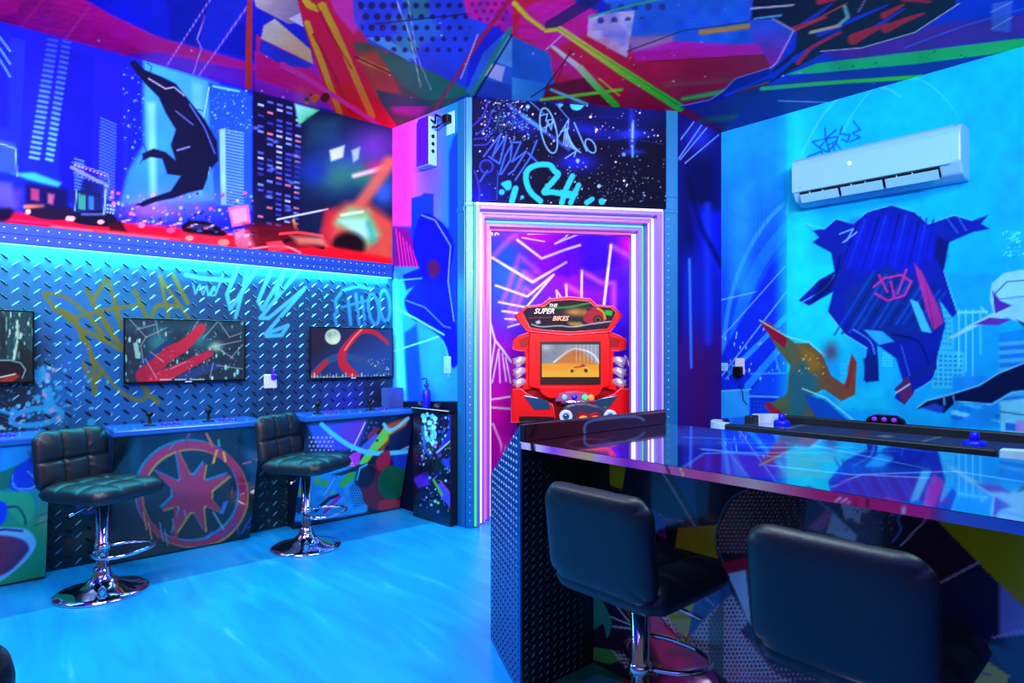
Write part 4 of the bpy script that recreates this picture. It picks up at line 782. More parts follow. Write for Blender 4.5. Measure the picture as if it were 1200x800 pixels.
# ================================================================== CABINETS ALONG THE LEFT WALL
LROT = W_L[2]
def cabinet(name, label, x0, x1, joys, group, painter, gain=1.5, fine=0.0056):
    r = thing(name, label, 'cabinet', (*PL(x0, 0.0).xy, 0), LROT, group)
    w_ = x1 - x0
    b = MB(); b.prism([(-.006, 0.002), (-.105, 0.002), (-.300, .705), (-.006, .705)], 'x', 0.0, w_, .002); b.build('body', M['navy'], r)
    b = MB(); b.prism([(-.006, .707), (-.322, .707), (-.332, .715), (-.332, .738), (-.325, .745), (-.006, .745)], 'x', -.008, w_ + .008, .003); b.build('control_panel', M['counter'], r)
    b = MB(); b.box((-.008, -.336, .716), (w_ + .008, -.331, .722)); b.build('edge_strip', M['cyanplate'], r)
    for jx in joys:
        b = MB(); b.lathe([(.030, .745), (.030, .749), (.010, .752), (.008, .765), (.006, .790), (.006, .795)], 14, Matrix.Translation((jx, -.20, 0))); b.ball((jx, -.20, .806), .018, 12, 8)
        b.build('joystick', M['black'], r)
        for k in range(6):
            b = MB(); b.lathe([(.013, .745), (.013, .751), (.009, .754)], 10, Matrix.Translation((jx + .07 + .033 * (k % 3), -.20 - .036 * (k // 3) + .02, 0))); b.build('button', M['purple'], r)
    O = PL(x0, .1105, 0.012); n_ = Vector((0, 0, 0))
    U = Vector((E1.x, E1.y, 0)); V = Vector((N1.x * .1915, N1.y * .1915, .69))
    Pq = Print(O, U, V, cuts(0.002, w_ - .002, 0, w_, fine, fine), cuts(0, 1, 0, 1, fine / .7, fine))
    painter(Pq)
    Pq.build('printed_panel', M['gloss'], r, (Matrix.Translation(PL(x0, 0)) @ Matrix.Rotation(LROT, 4, 'Z')).inverted(), gain)
    return r
M['counter'] = mat('dark_blue_counter', '1c62c8', 0.18, coat=0.5)

def art_left(P):
    P.fill([(-200, 490), (80, 490), (80, 720), (-200, 720)], '1878c0', c2='18a058', g=(0, 540, 20, 620)).fill([(0, 510), (60, 512), (62, 530), (30, 540), (0, 560)], '1c9cd8', soft=6).fill([(-20, 560), (14, 548), (26, 542), (16, 570), (-20, 580)], '187040', soft=1.5)
    P.fill([(12, 570), (16, 552), (30, 540), (50, 528), (66, 524), (68, 575), (40, 572), (24, 576)], '1018c0', sm=True, soft=1.5).fill([(34, 530), (66, 528), (66, 566), (44, 560)], '0c3058', .8, soft=4).line([(14, 566), (20, 572), (36, 572), (48, 566), (68, 574)], 2, '58b0f0', sm=True).line([(32, 552), (44, 562), (66, 575)], 1.2, '78c0f0').ring(30, 560, 15, 16, 1.4, '48a0e8', t0=90, t1=200)
    P.fill([(-10, 580), (24, 576), (38, 582), (40, 600), (32, 614), (20, 610), (10, 598)], '28b060', sm=True, soft=1.5).line([(8, 594), (20, 594), (28, 604), (30, 614)], 2.5, '0c3040', sm=True).fill([(-20, 588), (4, 588), (8, 598), (2, 614), (-20, 616)], '1020d8', sm=True, soft=1.2)
    P.fill([(-40, 700), (-40, 620), (0, 618), (30, 620), (42, 634), (36, 650), (18, 668), (-4, 684)], '78d0f0', sm=True, soft=1).fill([(-40, 690), (-40, 630), (0, 627), (26, 632), (34, 642), (28, 652), (12, 668), (-8, 678)], '80103c', sm=True, soft=1.5, c2='4c1058', g=(0, 640, 34, 650)).line([(-20, 624), (6, 620), (26, 622)], 3, '602060').line([(42, 606), (66, 596)], 1, '146840').line([(40, 616), (66, 606)], 1.5, '18683c')
def art_mid(P):
    P.fill([(100, 480), (330, 480), (330, 680), (100, 680)], '041c26').fill([(150, 500), (165, 500), (168, 560), (152, 560)], '0c4c5c', soft=5).fill([(205, 505), (230, 500), (240, 530), (200, 530)], '0a3c50', .8, soft=8).fill([(280, 498), (312, 496), (312, 568), (292, 572)], '0c5878', soft=5).fill([(150, 560), (166, 562), (166, 640), (152, 640)], '08283c', soft=6).glow(178, 575, 26, 40, '04141c', .8)  # soft teal patches are reflections painted into the panel
    # a sprayed red ring with an eight-rayed burst (generic)
    rd = 'a8184c'
    for c_, dx, dy, a_ in (('20a0d0', -2.5, -2.5, .8), ('d8b838', 2.2, 2, .8), (rd, 0, 0, 1)):
        P.ring(224 + dx, 579 + dy, 61, 58, 9, c_, a_, rot=0, t0=188, t1=425).ring(224 + dx, 579 + dy, 61, 58, 6, c_, a_, t0=65, t1=190)
        P.fill([(208 + dx, 566 + dy), (224 + dx, 556 + dy), (242 + dx, 564 + dy), (248 + dx, 580 + dy), (238 + dx, 594 + dy), (222 + dx, 600 + dy), (206 + dx, 590 + dy), (202 + dx, 576 + dy)], c_, a_, sm=True)
        for k in range(8):
            t = math.radians(22 + 45 * k)
            P.line([(225 + dx + 14 * math.cos(t), 578 + dy + 13 * math.sin(t)), (225 + dx + (40 + 9 * (k % 3)) * math.cos(t + .2 - .1 * (k % 4)), 578 + dy + (38 + 7 * (k % 3)) * math.sin(t + .2 - .1 * (k % 4)))], 15, c_, a_, w2=2)
    P.line([(216, 522), (222, 508)], 3, '7c3868').line([(249, 522), (242, 508)], 3, 'c87838').line([(199, 526), (204, 519)], 2, '3890a0').line([(257, 522), (256, 516)], 3, '38b090').line([(250, 542), (254, 528)], 3, 'e0b030').line([(264, 540), (262, 530)], 3, 'e0c040').line([(285, 543), (294, 541)], 1.5, 'e07878').line([(278, 567), (292, 566)], 1, 'd09040')
    for x_, y_, h_ in ((182, 615, 16), (187, 612, 22), (193, 620, 18), (202, 608, 22), (206, 622, 14), (168, 600, 20), (174, 612, 24)): P.line([(x_, y_), (x_ + h_ * .2, y_ + h_)], 1.6, ['e0a030', '28a0b8', 'c83028'][x_ % 3])
    P.line([(205, 590), (206, 630)], 4, 'c02838', .8).fill([(262, 588), (268, 586), (262, 602), (257, 602)], '2878c8').line([(216, 598), (218, 606)], 1.5, '5898b8').line([(250, 600), (262, 620)], 2, '70a8b8')
    for q in ([(283, 625), (294, 606), (300, 624)], [(290, 618), (299, 616)], [(262, 626), (276, 612), (280, 626)], [(302, 625), (304, 603)], [(236, 632), (250, 622), (262, 628)]): P.line(q, 1.3, '3a58d8')
    P.specks(26, 150, 505, 310, 625, .3, 1.0, ['30707c', '888040'], seed=51)
def art_right(P):
    P.fill([(320, 470), (500, 470), (500, 640), (320, 640)], '0a1430').fill([(360, 498), (400, 495), (430, 492), (420, 525), (398, 528), (372, 524)], '1c50d8', soft=2, c2='4028b0', g=(372, 500, 425, 520)).fill([(398, 500), (428, 492), (415, 522), (402, 526)], '5024a8', .8, soft=4).dots([(362, 510), (390, 508), (392, 528), (362, 528)], 5, 1.2, 'a0b0f8').line([(428, 495), (412, 528)], 1.4, 'b0c8f0').dots([(430, 495), (446, 490), (440, 510), (425, 515)], 6, 1.6, '304880')
    P.fill([(420, 526), (440, 508), (448, 510), (428, 536)], '2c50d0').fill([(409, 534), (416, 530), (424, 528), (420, 545), (411, 547)], '9818c0').dots([(360, 545), (410, 535), (416, 548), (380, 556)], 3.2, 1.1, 'c8d0f8')
    P.fill([(420, 543), (440, 515), (452, 497), (462, 503), (480, 490), (470, 505), (455, 516), (440, 530), (430, 543)], '7cb410', sm=False, soft=.9).line([(424, 543), (444, 517), (452, 506)], 5, '38c858').fill([(450, 498), (480, 488), (476, 500), (464, 512), (452, 522), (448, 534), (442, 530), (456, 514), (462, 504)], '8c4818', .9, soft=1.5).fill([(456, 510), (482, 496), (486, 528), (455, 532)], '0c1c48', soft=2).line([(450, 497), (456, 504), (466, 500), (478, 490)], 4, '50b8d8', sm=True).disc(442, 516, 1.8, '18400c').fill([(432, 516), (446, 502), (440, 500), (430, 510)], '6c2440', .8)
    P.line([(377, 497), (392, 510), (414, 524), (440, 531), (482, 529)], 5.5, '38c0e0', sm=True).line([(470, 528), (484, 521)], 3, '38a0c8')
    P.fill([(338, 545), (370, 545), (440, 550), (430, 600), (400, 606), (340, 612)], '20a0e8', soft=1.5, n=(8, .25)).fill([(336, 545), (341, 560), (346, 590), (340, 612), (334, 600)], '28a878', soft=1).specks(16, 372, 552, 420, 600, 1, 5, ['1888d0', '58b818', '2880c0'], seed=52).disc(380, 566, 4.5, '58b020', ry=4).fill([(345, 585), (358, 584), (362, 600), (346, 600)], '0a2848', sm=True).disc(350, 575, 4, '58b020').disc(356, 576, 3.5, '48a020')
    P.fill([(396, 568), (410, 552), (420, 556), (402, 572)], '38b030').line([(380, 580), (392, 560)], 1, '90c8e0').fill([(388, 556), (402, 552), (420, 545), (432, 542), (424, 550), (408, 554), (400, 557)], '081020').line([(370, 598), (386, 584), (396, 580)], 4, '0a0c1c').line([(380, 600), (398, 582)], 4, '8018a8').dots([(408, 572), (424, 556), (428, 590), (415, 596)], 3, .8, '0a1030')
    # rounded dark red and green shapes (abstract)
    P.fill([(418, 560), (426, 545), (440, 544), (442, 536), (455, 527), (458, 545), (462, 560), (470, 590), (464, 598), (440, 597), (428, 590), (424, 578)], '4c0c28', sm=True).fill([(441, 540), (455, 528), (457, 543), (446, 552)], '7c1834', sm=True).fill([(443, 560), (452, 548), (470, 542), (480, 548), (476, 556), (476, 572), (464, 585), (452, 584), (444, 574)], '0a5038', sm=True, soft=1).fill([(446, 586), (470, 586), (473, 594), (460, 600), (444, 597)], '7c2030', sm=True).fill([(416, 566), (420, 548), (430, 544), (440, 550), (436, 566), (428, 572)], '0c1028', sm=True).line([(418, 562), (422, 548), (430, 544)], 2, '38b8d8').line([(478, 560), (480, 598)], 4, '6c1880')
    P.fill([(458, 534), (486, 530), (492, 545), (480, 552), (462, 546)], '1034b0', .9, soft=1).line([(484, 532), (493, 540), (482, 550)], 1.5, '3858d8')

cab1 = cabinet('arcade_cabinet', 'green and blue fronted game cabinet cut off by the left edge, nearest of the three', -2.98, -2.085, (.25, .62), 'game cabinets along the left wall', art_left)
cab2 = cabinet('arcade_cabinet', 'dark game cabinet with a red ring and burst sprayed on its front', -1.82, -1.075, (.18, .48), 'game cabinets along the left wall', art_mid, 0.95)
cab3 = cabinet('arcade_cabinet', 'game cabinet with yellow, cyan and maroon graffiti front, farthest along the tread plate wall', -0.80, -0.008, (.12, .50), 'game cabinets along the left wall', art_right)

# low splatter-print cabinet against the return wall
SROT = W_S1[2]
def S1(x, d, z=0.0):
    v = (B - A).normalized(); n = Vector((v.y, -v.x)); p = A + v * x + n * d; return Vector((p.x, p.y, z))
r = thing('corner_cabinet', 'narrow black cabinet with blue paint splatter, left of the doorway', 'cabinet', S1(.345, 0), SROT)
cw = L1 - .087 - .345
b = MB(); b.box((0, -.07, .002), (cw, -.006, .735), .002); b.build('body', M['dark'], r)
b = MB(); b.box((-.004, -.085, .737), (cw, -.006, .757), .004); b.build('top', M['black'], r)
b = MB(); b.tube([(-.004, -.086, .757), (cw, -.086, .757)], .003, 6); b.build('pale_edge', M['white'], r)
v_ = (B - A).normalized()
P = Print(S1(.345, .0735, .004), (v_.x, v_.y, 0), (0, 0, 1), cuts(0.002, cw - .002, 0, cw, .0055, .01), cuts(0, .73, 0, .73, .0055, .01), '060c22')
P.specks(190, 492, 482, 541, 600, .4, 1.9, ['60c0f8', '2880e0', '88e0f0', '3050d0'], seed=61).specks(60, 496, 484, 512, 520, .6, 3.2, ['48b8f0', '70d8f8'], seed=62).specks(24, 500, 520, 535, 590, .5, 2, ['70c830', 'a838c8'], seed=63)
P.line([(528, 470), (530, 500), (525, 512), (512, 532)], 8, '1420d8', w2=3).line([(541, 505), (512, 530)], 2, '70b0f8').line([(541, 530), (520, 542)], 10, '1428d8', .9, w2=3).line([(495, 500), (498, 525), (505, 535)], 3, '2848d8').fill([(484, 560), (500, 552), (504, 568), (490, 572)], '4020b8', soft=1.5).dots([(486, 520), (506, 520), (506, 545), (486, 545)], 4, 1.1, '203060').fill([(512, 568), (518, 564), (530, 582), (527, 594), (516, 582)], '3c40d8').line([(516, 564), (532, 582), (526, 596)], 1.2, 'a02868').line([(536, 586), (532, 612)], 3, '50a830', w2=2).line([(508, 562), (518, 580)], 3, '40a828', soft=1).line([(520, 540), (541, 560)], 7, '2030c8', w2=3).fill([(500, 536), (516, 534), (518, 556), (498, 556)], '040a14', .9, soft=5).fill([(494, 590), (520, 600), (520, 616), (494, 606)], '081848', .8, soft=6)
P.build('printed_panel', M['gloss'], r, (Matrix.Translation(S1(.345, 0)) @ Matrix.Rotation(SROT, 4, 'Z')).inverted(), 1.4)

# things on the tops in the corner
r = thing('pump_bottle', 'tall blue pump bottle standing on the narrow splatter-print cabinet', 'bottle', S1(.455, .045, .7575), SROT)
b = MB(); b.lathe([(.026, 0), (.028, .006), (.028, .11), (.024, .125), (.012, .135), (.012, .15)], 20); b.build('body', M['bluemallet'], r)
b = MB(); b.lathe([(.016, .15), (.016, .166), (.006, .17), (.006, .200)], 14); b.tube([(0, 0, .198), (-.004, 0, .202), (-.042, 0, .200), (-.046, 0, .192)], .005, 8); b.build('pump', M['bluemallet'], r)
r = thing('small_cup', 'small dark round pot left of the pump bottle', 'pot', S1(.392, .045, .7575), 0)
b = MB(); b.lathe([(.020, 0), (.026, .01), (.026, .03), (.018, .042), (.006, .046)], 16); b.build('body', M['dark'], r)
r = thing('round_pot', 'low dark round pot right of the pump bottle', 'pot', S1(.575, .045, .7575), 0)
b = MB(); b.lathe([(.024, 0), (.030, .008), (.030, .024), (.020, .036), (.004, .040)], 16); b.build('body', M['dark'], r)
r = thing('storage_box', 'smoked blue open box on the farthest game cabinet beside the corner', 'box', PL(-.075, .12, .7455), LROT)
b = MB()
b.box((-.06, -.05, 0), (.06, .05, .006)).box((-.06, -.05, 0), (-.056, .05, .14)).box((.056, -.05, 0), (.06, .05, .14)).box((-.06, -.05, 0), (.06, -.046, .14)).box((-.06, .046, 0), (.06, .05, .14))
b.build('body', M['acrylic'], r)

# ================================================================== SCREENS
def television(label, x0, x1, z0, z1, painter, y=.004):
    r = thing('television', label, 'television', (*PL(x0, 0).xy, z0), LROT, 'screens on the tread plate wall')
    w_, h_ = x1 - x0, z1 - z0
    b = MB(); b.box((0.02, -.034, 0.02), (w_ - .02, -.009, h_ - .02), .004); b.build('back_cover', M['black'], r)
    b = MB()
    for lo, hi in (((0, -.044, 0), (w_, -.030, .012)), ((0, -.044, h_ - .008), (w_, -.030, h_)), ((0, -.044, .012), (.008, -.030, h_ - .008)), ((w_ - .008, -.044, .012), (w_, -.030, h_ - .008))): b.box(lo, hi, .0015)
    b.build('bezel', M['black'], r)
    b = MB(); b.box((w_ / 2 - .018, -.0455, .002), (w_ / 2 + .018, -.043, .008)); b.build('badge', M['white'], r)
    Pq = Print(PL(x0 + .007, .0405, z0 + .010), (E1.x, E1.y, 0), (0, 0, 1), cuts(0, w_ - .014, 0, w_, .0042, .01), cuts(0, h_ - .016, 0, h_, .0042, .01), '061428')
    painter(Pq); Pq.build('screen', M['screen'], r, (Matrix.Translation(PL(x0, 0, z0)) @ Matrix.Rotation(LROT, 4, 'Z')).inverted(), .95)
    return r
def tv_a(P):
    P.fill([(-100, 340), (60, 340), (60, 470), (-100, 470)], '0a4858').specks(240, -60, 364, 40, 420, .4, 2.2, ['28b0b8', '80e0d8', 'c8f8f0', '083038', '062830'], seed=71, rx=.5, ry=2.2).fill([(0, 366), (6, 366), (8, 420), (0, 420)], '08202c', .8, soft=2).line([(20, 376), (21, 396), (16, 422)], 2.5, 'd8fff8', soft=1.2).line([(22, 398), (35, 414)], 2, '04141c').fill([(22, 404), (40, 414), (40, 450), (22, 446)], '062028', soft=3)
    P.fill([(-60, 424), (12, 422), (24, 424), (30, 432), (26, 444), (0, 452), (-60, 456)], '100c18', sm=True).line([(-30, 423), (12, 422), (24, 425), (30, 433), (26, 443)], 1.2, '80d0e0').fill([(0, 444), (16, 438), (24, 440), (12, 450), (0, 450)], 'a03020', .9, soft=1.2).line([(0, 442), (18, 438)], 1.6, 'd8e0d8')
def tv_b(P):
    P.fill([(140, 370), (290, 370), (290, 450), (140, 450)], '083048').specks(230, 143, 376, 284, 446, .5, 2.4, ['30a8c0', '78d8e8', 'b8f0f8', '041020', '0c5070', '101040'], seed=72, rx=.7, ry=1.5).fill([(143, 376), (284, 380), (284, 390), (143, 388)], '0c5070', .6, soft=4).glow(185, 400, 12, 14, '38b0c8', .6).glow(233, 395, 10, 14, '28a0c0', .7).glow(253, 406, 8, 6, 'b8f8e8', .8).fill([(156, 402), (161, 400), (165, 420), (159, 420)], 'a8e8f0', .8)
    # a red and blue shape swelling up out of the city lights (abstract)
    P.line([(170, 440), (192, 418), (216, 404), (236, 384)], 22, '9c1440', sm=True, w2=10, c2='d02848').line([(180, 446), (214, 430), (246, 414)], 16, 'b81c48', sm=True, w2=8).line([(168, 424), (186, 410), (200, 398)], 8, '083888', sm=True, w2=4).line([(214, 444), (236, 434), (256, 428)], 12, '0c3c88', sm=True, w2=6)
    for q in ([(152, 374), (171, 395)], [(171, 395), (165, 405), (168, 425)], [(171, 395), (195, 384)], [(160, 386), (182, 380)], [(182, 374), (186, 392)], [(233, 374), (226, 386)], [(256, 376), (269, 395)], [(256, 376), (240, 394)], [(269, 395), (283, 390)], [(244, 407), (283, 399)], [(255, 408), (274, 420)], [(270, 420), (284, 404)], [(254, 428), (284, 432)], [(176, 412), (192, 424)], [(200, 432), (218, 424)], [(170, 420), (184, 444)], [(250, 425), (246, 442)]): P.line(q, 1.0, 'c8c8e8', .75)
    P.specks(60, 176, 408, 246, 445, .3, .8, ['e07090', 'f0a8b8'], seed=73)
    for k in range(15): P.line([(188 + k * 3.5, 444.6), (189.8 + k * 3.5, 444.6)], 1.4, 'e8f0f8', .9 if k not in (4, 9) else 0)
def tv_c(P):
    P.fill([(350, 370), (470, 370), (470, 450), (350, 450)], '081440', c2='1040a0', g=(380, 390, 430, 435)).glow(370, 400, 16, 10, '281430', .8).glow(425, 425, 30, 14, '1850c0', .6).disc(390, 394.5, 9.2, 'c8e8e0').glow(386, 392, 4, 4, '68a8a8', .8).glow(393, 390, 3, 3, '80b8b8', .7).glow(393, 399, 4, 3, 'e8fff0', .8)
    # a curved red and blue brush stroke under the moon (abstract)
    P.line([(366, 441), (382, 424), (398, 418), (416, 420), (440, 428), (446, 436)], 9, '1c4c98', sm=True, w2=6).line([(414, 440), (402, 426), (402, 412), (412, 398), (424, 388), (440, 390), (454, 402)], 12, 'c01838', sm=True, w2=4).line([(366, 441), (382, 424)], 6, 'b81c34').line([(404, 410), (414, 396), (424, 386)], 2, 'f08090', sm=True)
    for k in range(26): P.line([(361 + k * 3.7, 441 - (k * 7 % 5) * .9), (361 + k * 3.7, 442)], 1.6, ['90d0e0', '4888c0', 'd8f0f0'][k % 3], .85)
    P.specks(30, 430, 420, 456, 440, .3, .9, ['80b8e8', 'b0e0f8'], seed=74).line([(360, 441), (456, 443)], 1, '90d8e8', .7)
television('wall television with a grey street scene and dark car, cut off by the left edge', -2.77, -2.125, .985, 1.355, tv_a)
television('wall television with red and blue brush strokes before teal city lights', -1.732, -1.077, .965, 1.335, tv_b)
television('wall television showing a full moon over a blue night city', -.660, -.022, .955, 1.315, tv_c)

# ================================================================== SMALL WALL FITTINGS
r = thing('wall_socket', 'white socket box with a plug on the tread plate between two televisions', 'socket', (*PL(-.915, 0.0).xy, .955), LROT)
b = MB(); b.box((-.040, -.030, -.045), (.040, -.009, .045), .004); b.build('box', M['white'], r)
b = MB(); b.box((-.004, -.058, .012), (.030, -.031, .048), .006); b.lathe([(.009, 0), (.009, .03), (.004, .034)], 10, Matrix.Translation((.012, -.046, .046))); b.build('plug', M['purple'], r)
r = thing('light_switch', 'pale switch plate on the blue return wall above the pump bottle', 'switch', (*S1(.632, 0).xy, 1.055), SROT)
b = MB(); b.box((-.035, -.010, -.058), (.035, -.004, .058), .002); b.build('plate', M['acwhite'], r)
b = MB(); b.box((-.012, -.015, -.028), (.012, -.010, .026), .002); b.build('rocker', M['acwhite'], r)
r = thing('control_box', 'purple faced metal box high on the blue return wall near the ceiling', 'box', (*S1(.46, 0).xy, 2.575), SROT)
b = MB(); b.box((-.065, -.080, -.165), (.065, -.008, .165), .003); b.build('body', M['acwhite'], r)
b = MB(); b.prism([(-.062, -.162), (.062, -.162), (.062, .162), (-.045, .162), (-.062, .13)], 'y', -.085, -.080); b.build('front', M['purple'], r)
for k in range(3):
    b = MB(); b.lathe([(.013, 0), (.013, .004), (.008, .005)], 12, Matrix.Translation((.065, -.045, .03 - k * .05)) @ Matrix.Rotation(math.pi / 2, 4, 'Y')); b.build('port', M['black'], r)
r = thing('power_outlet', 'pale outlet plate with black plug beside the purple faced box', 'outlet', (*S1(.665, 0).xy, 2.67), SROT)
b = MB(); b.box((-.04, -.010, -.075), (.04, -.004, .075), .002); b.build('plate', M['acwhite'], r)
b = MB(); b.box((-.035, -.055, -.005), (.02, -.011, .05), .006); b.build('plug', M['black'], r)
b = MB(); b.tube([(-.03, -.04, .03), (-.08, -.07, .06), (-.11, -.05, .02), (-.15, -.06, .05), (-.163, -.055, .035)], .008, 8); b.tube([(-.03, -.035, .01), (-.09, -.06, -.02), (-.13, -.05, .0), (-.163, -.05, -.02)], .007, 8); b.build('cord', M['black'], r)
RROT = W_R[2]
r = thing('wall_charger', 'white wall outlet with black charger and hanging cord on the blue wall', 'charger', (*PR(.155, 0).xy, 1.035), RROT)
b = MB(); b.box((-.037, -.010, -.058), (.037, -.004, .062), .002); b.build('plate', M['white'], r)
b = MB(); b.box((-.035, -.055, -.075), (.030, -.011, .0), .005); b.build('adapter', M['black'], r)
b = MB(); b.tube([(0, -.035, -.075), (.012, -.03, -.14), (.03, -.02, -.19), (.028, -.012, -.24), (.06, -.008, -.28)], .003, 6); b.build('cord', M['black'], r)
r = thing('light_switch', 'small pale switch plate in the far corner of the blue wall', 'switch', (*PR(.03, 0).xy, 1.03), RROT)
b = MB(); b.box((-.024, -.009, -.030), (.028, -.004, .030), .002); b.build('plate', M['acwhite'], r)
b = MB(); b.box((-.008, -.012, -.014), (.010, -.009, .014), .001); b.build('rocker', M['acwhite'], r)

# ================================================================== AIR CONDITIONER
r = thing('air_conditioner', 'long white split air conditioner mounted high on the right wall', 'air conditioner', (*PR(.625, 0).xy, 2.115), RROT)
aw = .93
b = MB(); b.prism([(-.004, .30), (-.13, .30), (-.165, .292), (-.19, .272), (-.20, .24), (-.196, .085), (-.15, .02), (-.08, 0), (-.004, 0)], 'x', 0, aw, .010, 2); b.build('body', M['acwhite'], r)
b = MB(); b.prism([(-.135, .304), (-.168, .296), (-.195, .275), (-.206, .24), (-.203, .075), (-.198, .072), (-.194, .24), (-.18, .268)], 'x', .002, aw - .045, .002); b.build('front_panel', M['acwhite'], r)
b = MB(); b.prism([(-.192, .070), (-.197, .066), (-.160, .018), (-.150, .018)], 'x', .05, aw - .10); b.build('air_outlet', M['dark'], r)
for k, (xa, xb) in enumerate(((.055, .29), (.305, .54), (.555, .825))):
    b = MB(); b.prism([(-.200, .054), (-.208, .050), (-.180, .000), (-.172, .004)], 'x', xa, xb, .002); b.build('louver', M['acwhite'], r)
    for j in range(2):
        b = MB(); b.box((xa + .06 + j * .08, -.205, .036), (xa + .064 + j * .08, -.190, .062)); b.build('vane', M['acwhite'], r)
b = MB(); b.lathe([(.010, 0), (.010, .003)], 14, Matrix.Translation((.36, -.2055, .19)) @ Matrix.Rotation(math.pi / 2, 4, 'X')); b.build('display', mat('white_display', 'ffffff', .4, emit=2.0), r)
b = MB(); b.box((.05, -.2055, .10), (.075, -.2035, .104)); b.build('badge', M['darkmark'] if 'darkmark' in M else M['steel'], r)

# ================================================================== BAR STOOLS
def cushion(w_, h_, th, gx, gy, depth, n=44, puff=.012):
    """padded slab: x = width, y = height, +z = stitched face with grooves between the pads"""
    us = np.linspace(-1, 1, n + 1); V, F = [], []
    def pt(u, v, s):
        m = max(abs(u), abs(v), 1e-9); bx, by = u / m * w_ / 2, v / m * h_ / 2; cr = .055
        kx, ky = abs(bx) - (w_ / 2 - cr), abs(by) - (h_ / 2 - cr)
        if kx > 0 and ky > 0:
            q = cr / math.hypot(kx, ky); bx = math.copysign(w_ / 2 - cr + kx * q, bx); by = math.copysign(h_ / 2 - cr + ky * q, by)
        x, y = bx * m, by * m
        e = max(0.0, (1 - abs(u) ** 7) * (1 - abs(v) ** 7)) ** .42
        z = s * th / 2 * e
        if s > 0 and (gx or gy):
            z += puff * e * (abs(math.cos(math.pi * (u + 1) / 2 * gx - math.pi / 2)) ** .5 if gx else 1) * (abs(math.cos(math.pi * (v + 1) / 2 * gy - math.pi / 2)) ** .5 if gy else 1)
            for k in range(1, gx): z -= depth * e * math.exp(-(((u + 1) / 2 - k / gx) * w_ / .006) ** 2)
            for k in range(1, gy): z -= depth * e * math.exp(-(((v + 1) / 2 - k / gy) * h_ / .006) ** 2)
        return (x, y, z)
    for s in (1, -1):
        o = len(V)
        for v in us:
            for u in us: V.append(pt(u, v, s))
        for j in range(n):
            for i in range(n):
                a = o + j * (n + 1) + i; q = (a, a + 1, a + n + 2, a + n + 1)
                F.append(q if s > 0 else q[::-1])
    t = bmesh.new(); vs = [t.verts.new(p) for p in V]
    for f in F: t.faces.new([vs[i] for i in f])
    bmesh.ops.remove_doubles(t, verts=t.verts, dist=1e-5)
    for f in t.faces: f.smooth = True
    return t
def make_stool(label, loc, rotz, group):
    r = thing('bar_stool', label, 'stool', loc, rotz, group)
    b = MB(); b.lathe([(.195, 0), (.200, .004), (.198, .010), (.170, .020), (.120, .034), (.070, .052), (.045, .074), (.036, .098), (.034, .118)], 48); b.build('base', M['chrome'], r)
    b = MB(); b.lathe([(.026, .115), (.026, .195), (.029, .197), (.029, .238), (.027, .240), (.027, .438)], 24); b.build('pole', M['chrome'], r)
    b = MB(); pts = [(.02, .03, .215), (.06, .10, .215), (.13, .135, .215), (.19, .12, .215), (.222, .06, .215), (.228, 0, .215), (.222, -.06, .215), (.19, -.12, .215), (.13, -.135, .215), (.06, -.10, .215), (.02, -.03, .215)]
    b.tube([tuple(p) for p in smooth_pts(pts, False, 4)], .009, 8); b.lathe([(.033, .20), (.033, .232)], 20); b.build('footrest', M['chrome'], r)
    b = MB(); b.tube([(.0, -.02, .428), (.02, -.12, .422), (.03, -.185, .408)], .006, 8); b.build('height_lever', M['chrome'], r)
    b = MB(); b.box((-.10, -.10, .434), (.10, .10, .450), .004); b.build('seat_plate', M['black'], r)
    b = MB(); b._add(cushion(.385, .40, .080, 3, 3, .010), Matrix(((0, 1, 0, .01), (1, 0, 0, 0), (0, 0, 1, .487), (0, 0, 0, 1))))
    bmesh.ops.recalc_face_normals(b.bm, faces=b.bm.faces[:]); b.build('seat', M['leather'], r)
    ti = math.radians(7)
    # local axes of the backrest: width -> y, height -> z (leaning back), stitched face -> +x
    R_ = Matrix(((0, -math.sin(ti), math.cos(ti), -.190), (1, 0, 0, 0), (0, math.cos(ti), math.sin(ti), .630), (0, 0, 0, 1)))
    b = MB(); b._add(cushion(.37, .290, .066, 3, 2, .012), R_)
    bmesh.ops.recalc_face_normals(b.bm, faces=b.bm.faces[:]); b.build('backrest', M['leather'], r)
    return r
LG = 'black leather bar stools'
st1 = make_stool('black padded bar stool between the green cabinet and the red ring cabinet', (-1.96, 3.0, 0), math.atan2(-.30, .95), LG)
copy_thing(st1, (-1.21, 3.688, 0), math.atan2(-.30, .95), 'black padded bar stool before the farthest game cabinet, right of the red ring')
copy_thing(st1, (.378, 1.85, 0), ang(E1), 'dark bar stool at the glossy bar nearest the tread plate end')
copy_thing(st1, (.800, 1.404, 0), ang(E1), 'large dark bar stool in front of the bar, nearest the camera on the right')
copy_thing(st1, (-.925, .735, 0), math.atan2(.30, -.95), 'bar stool showing only a sliver at the lower left corner of the picture')

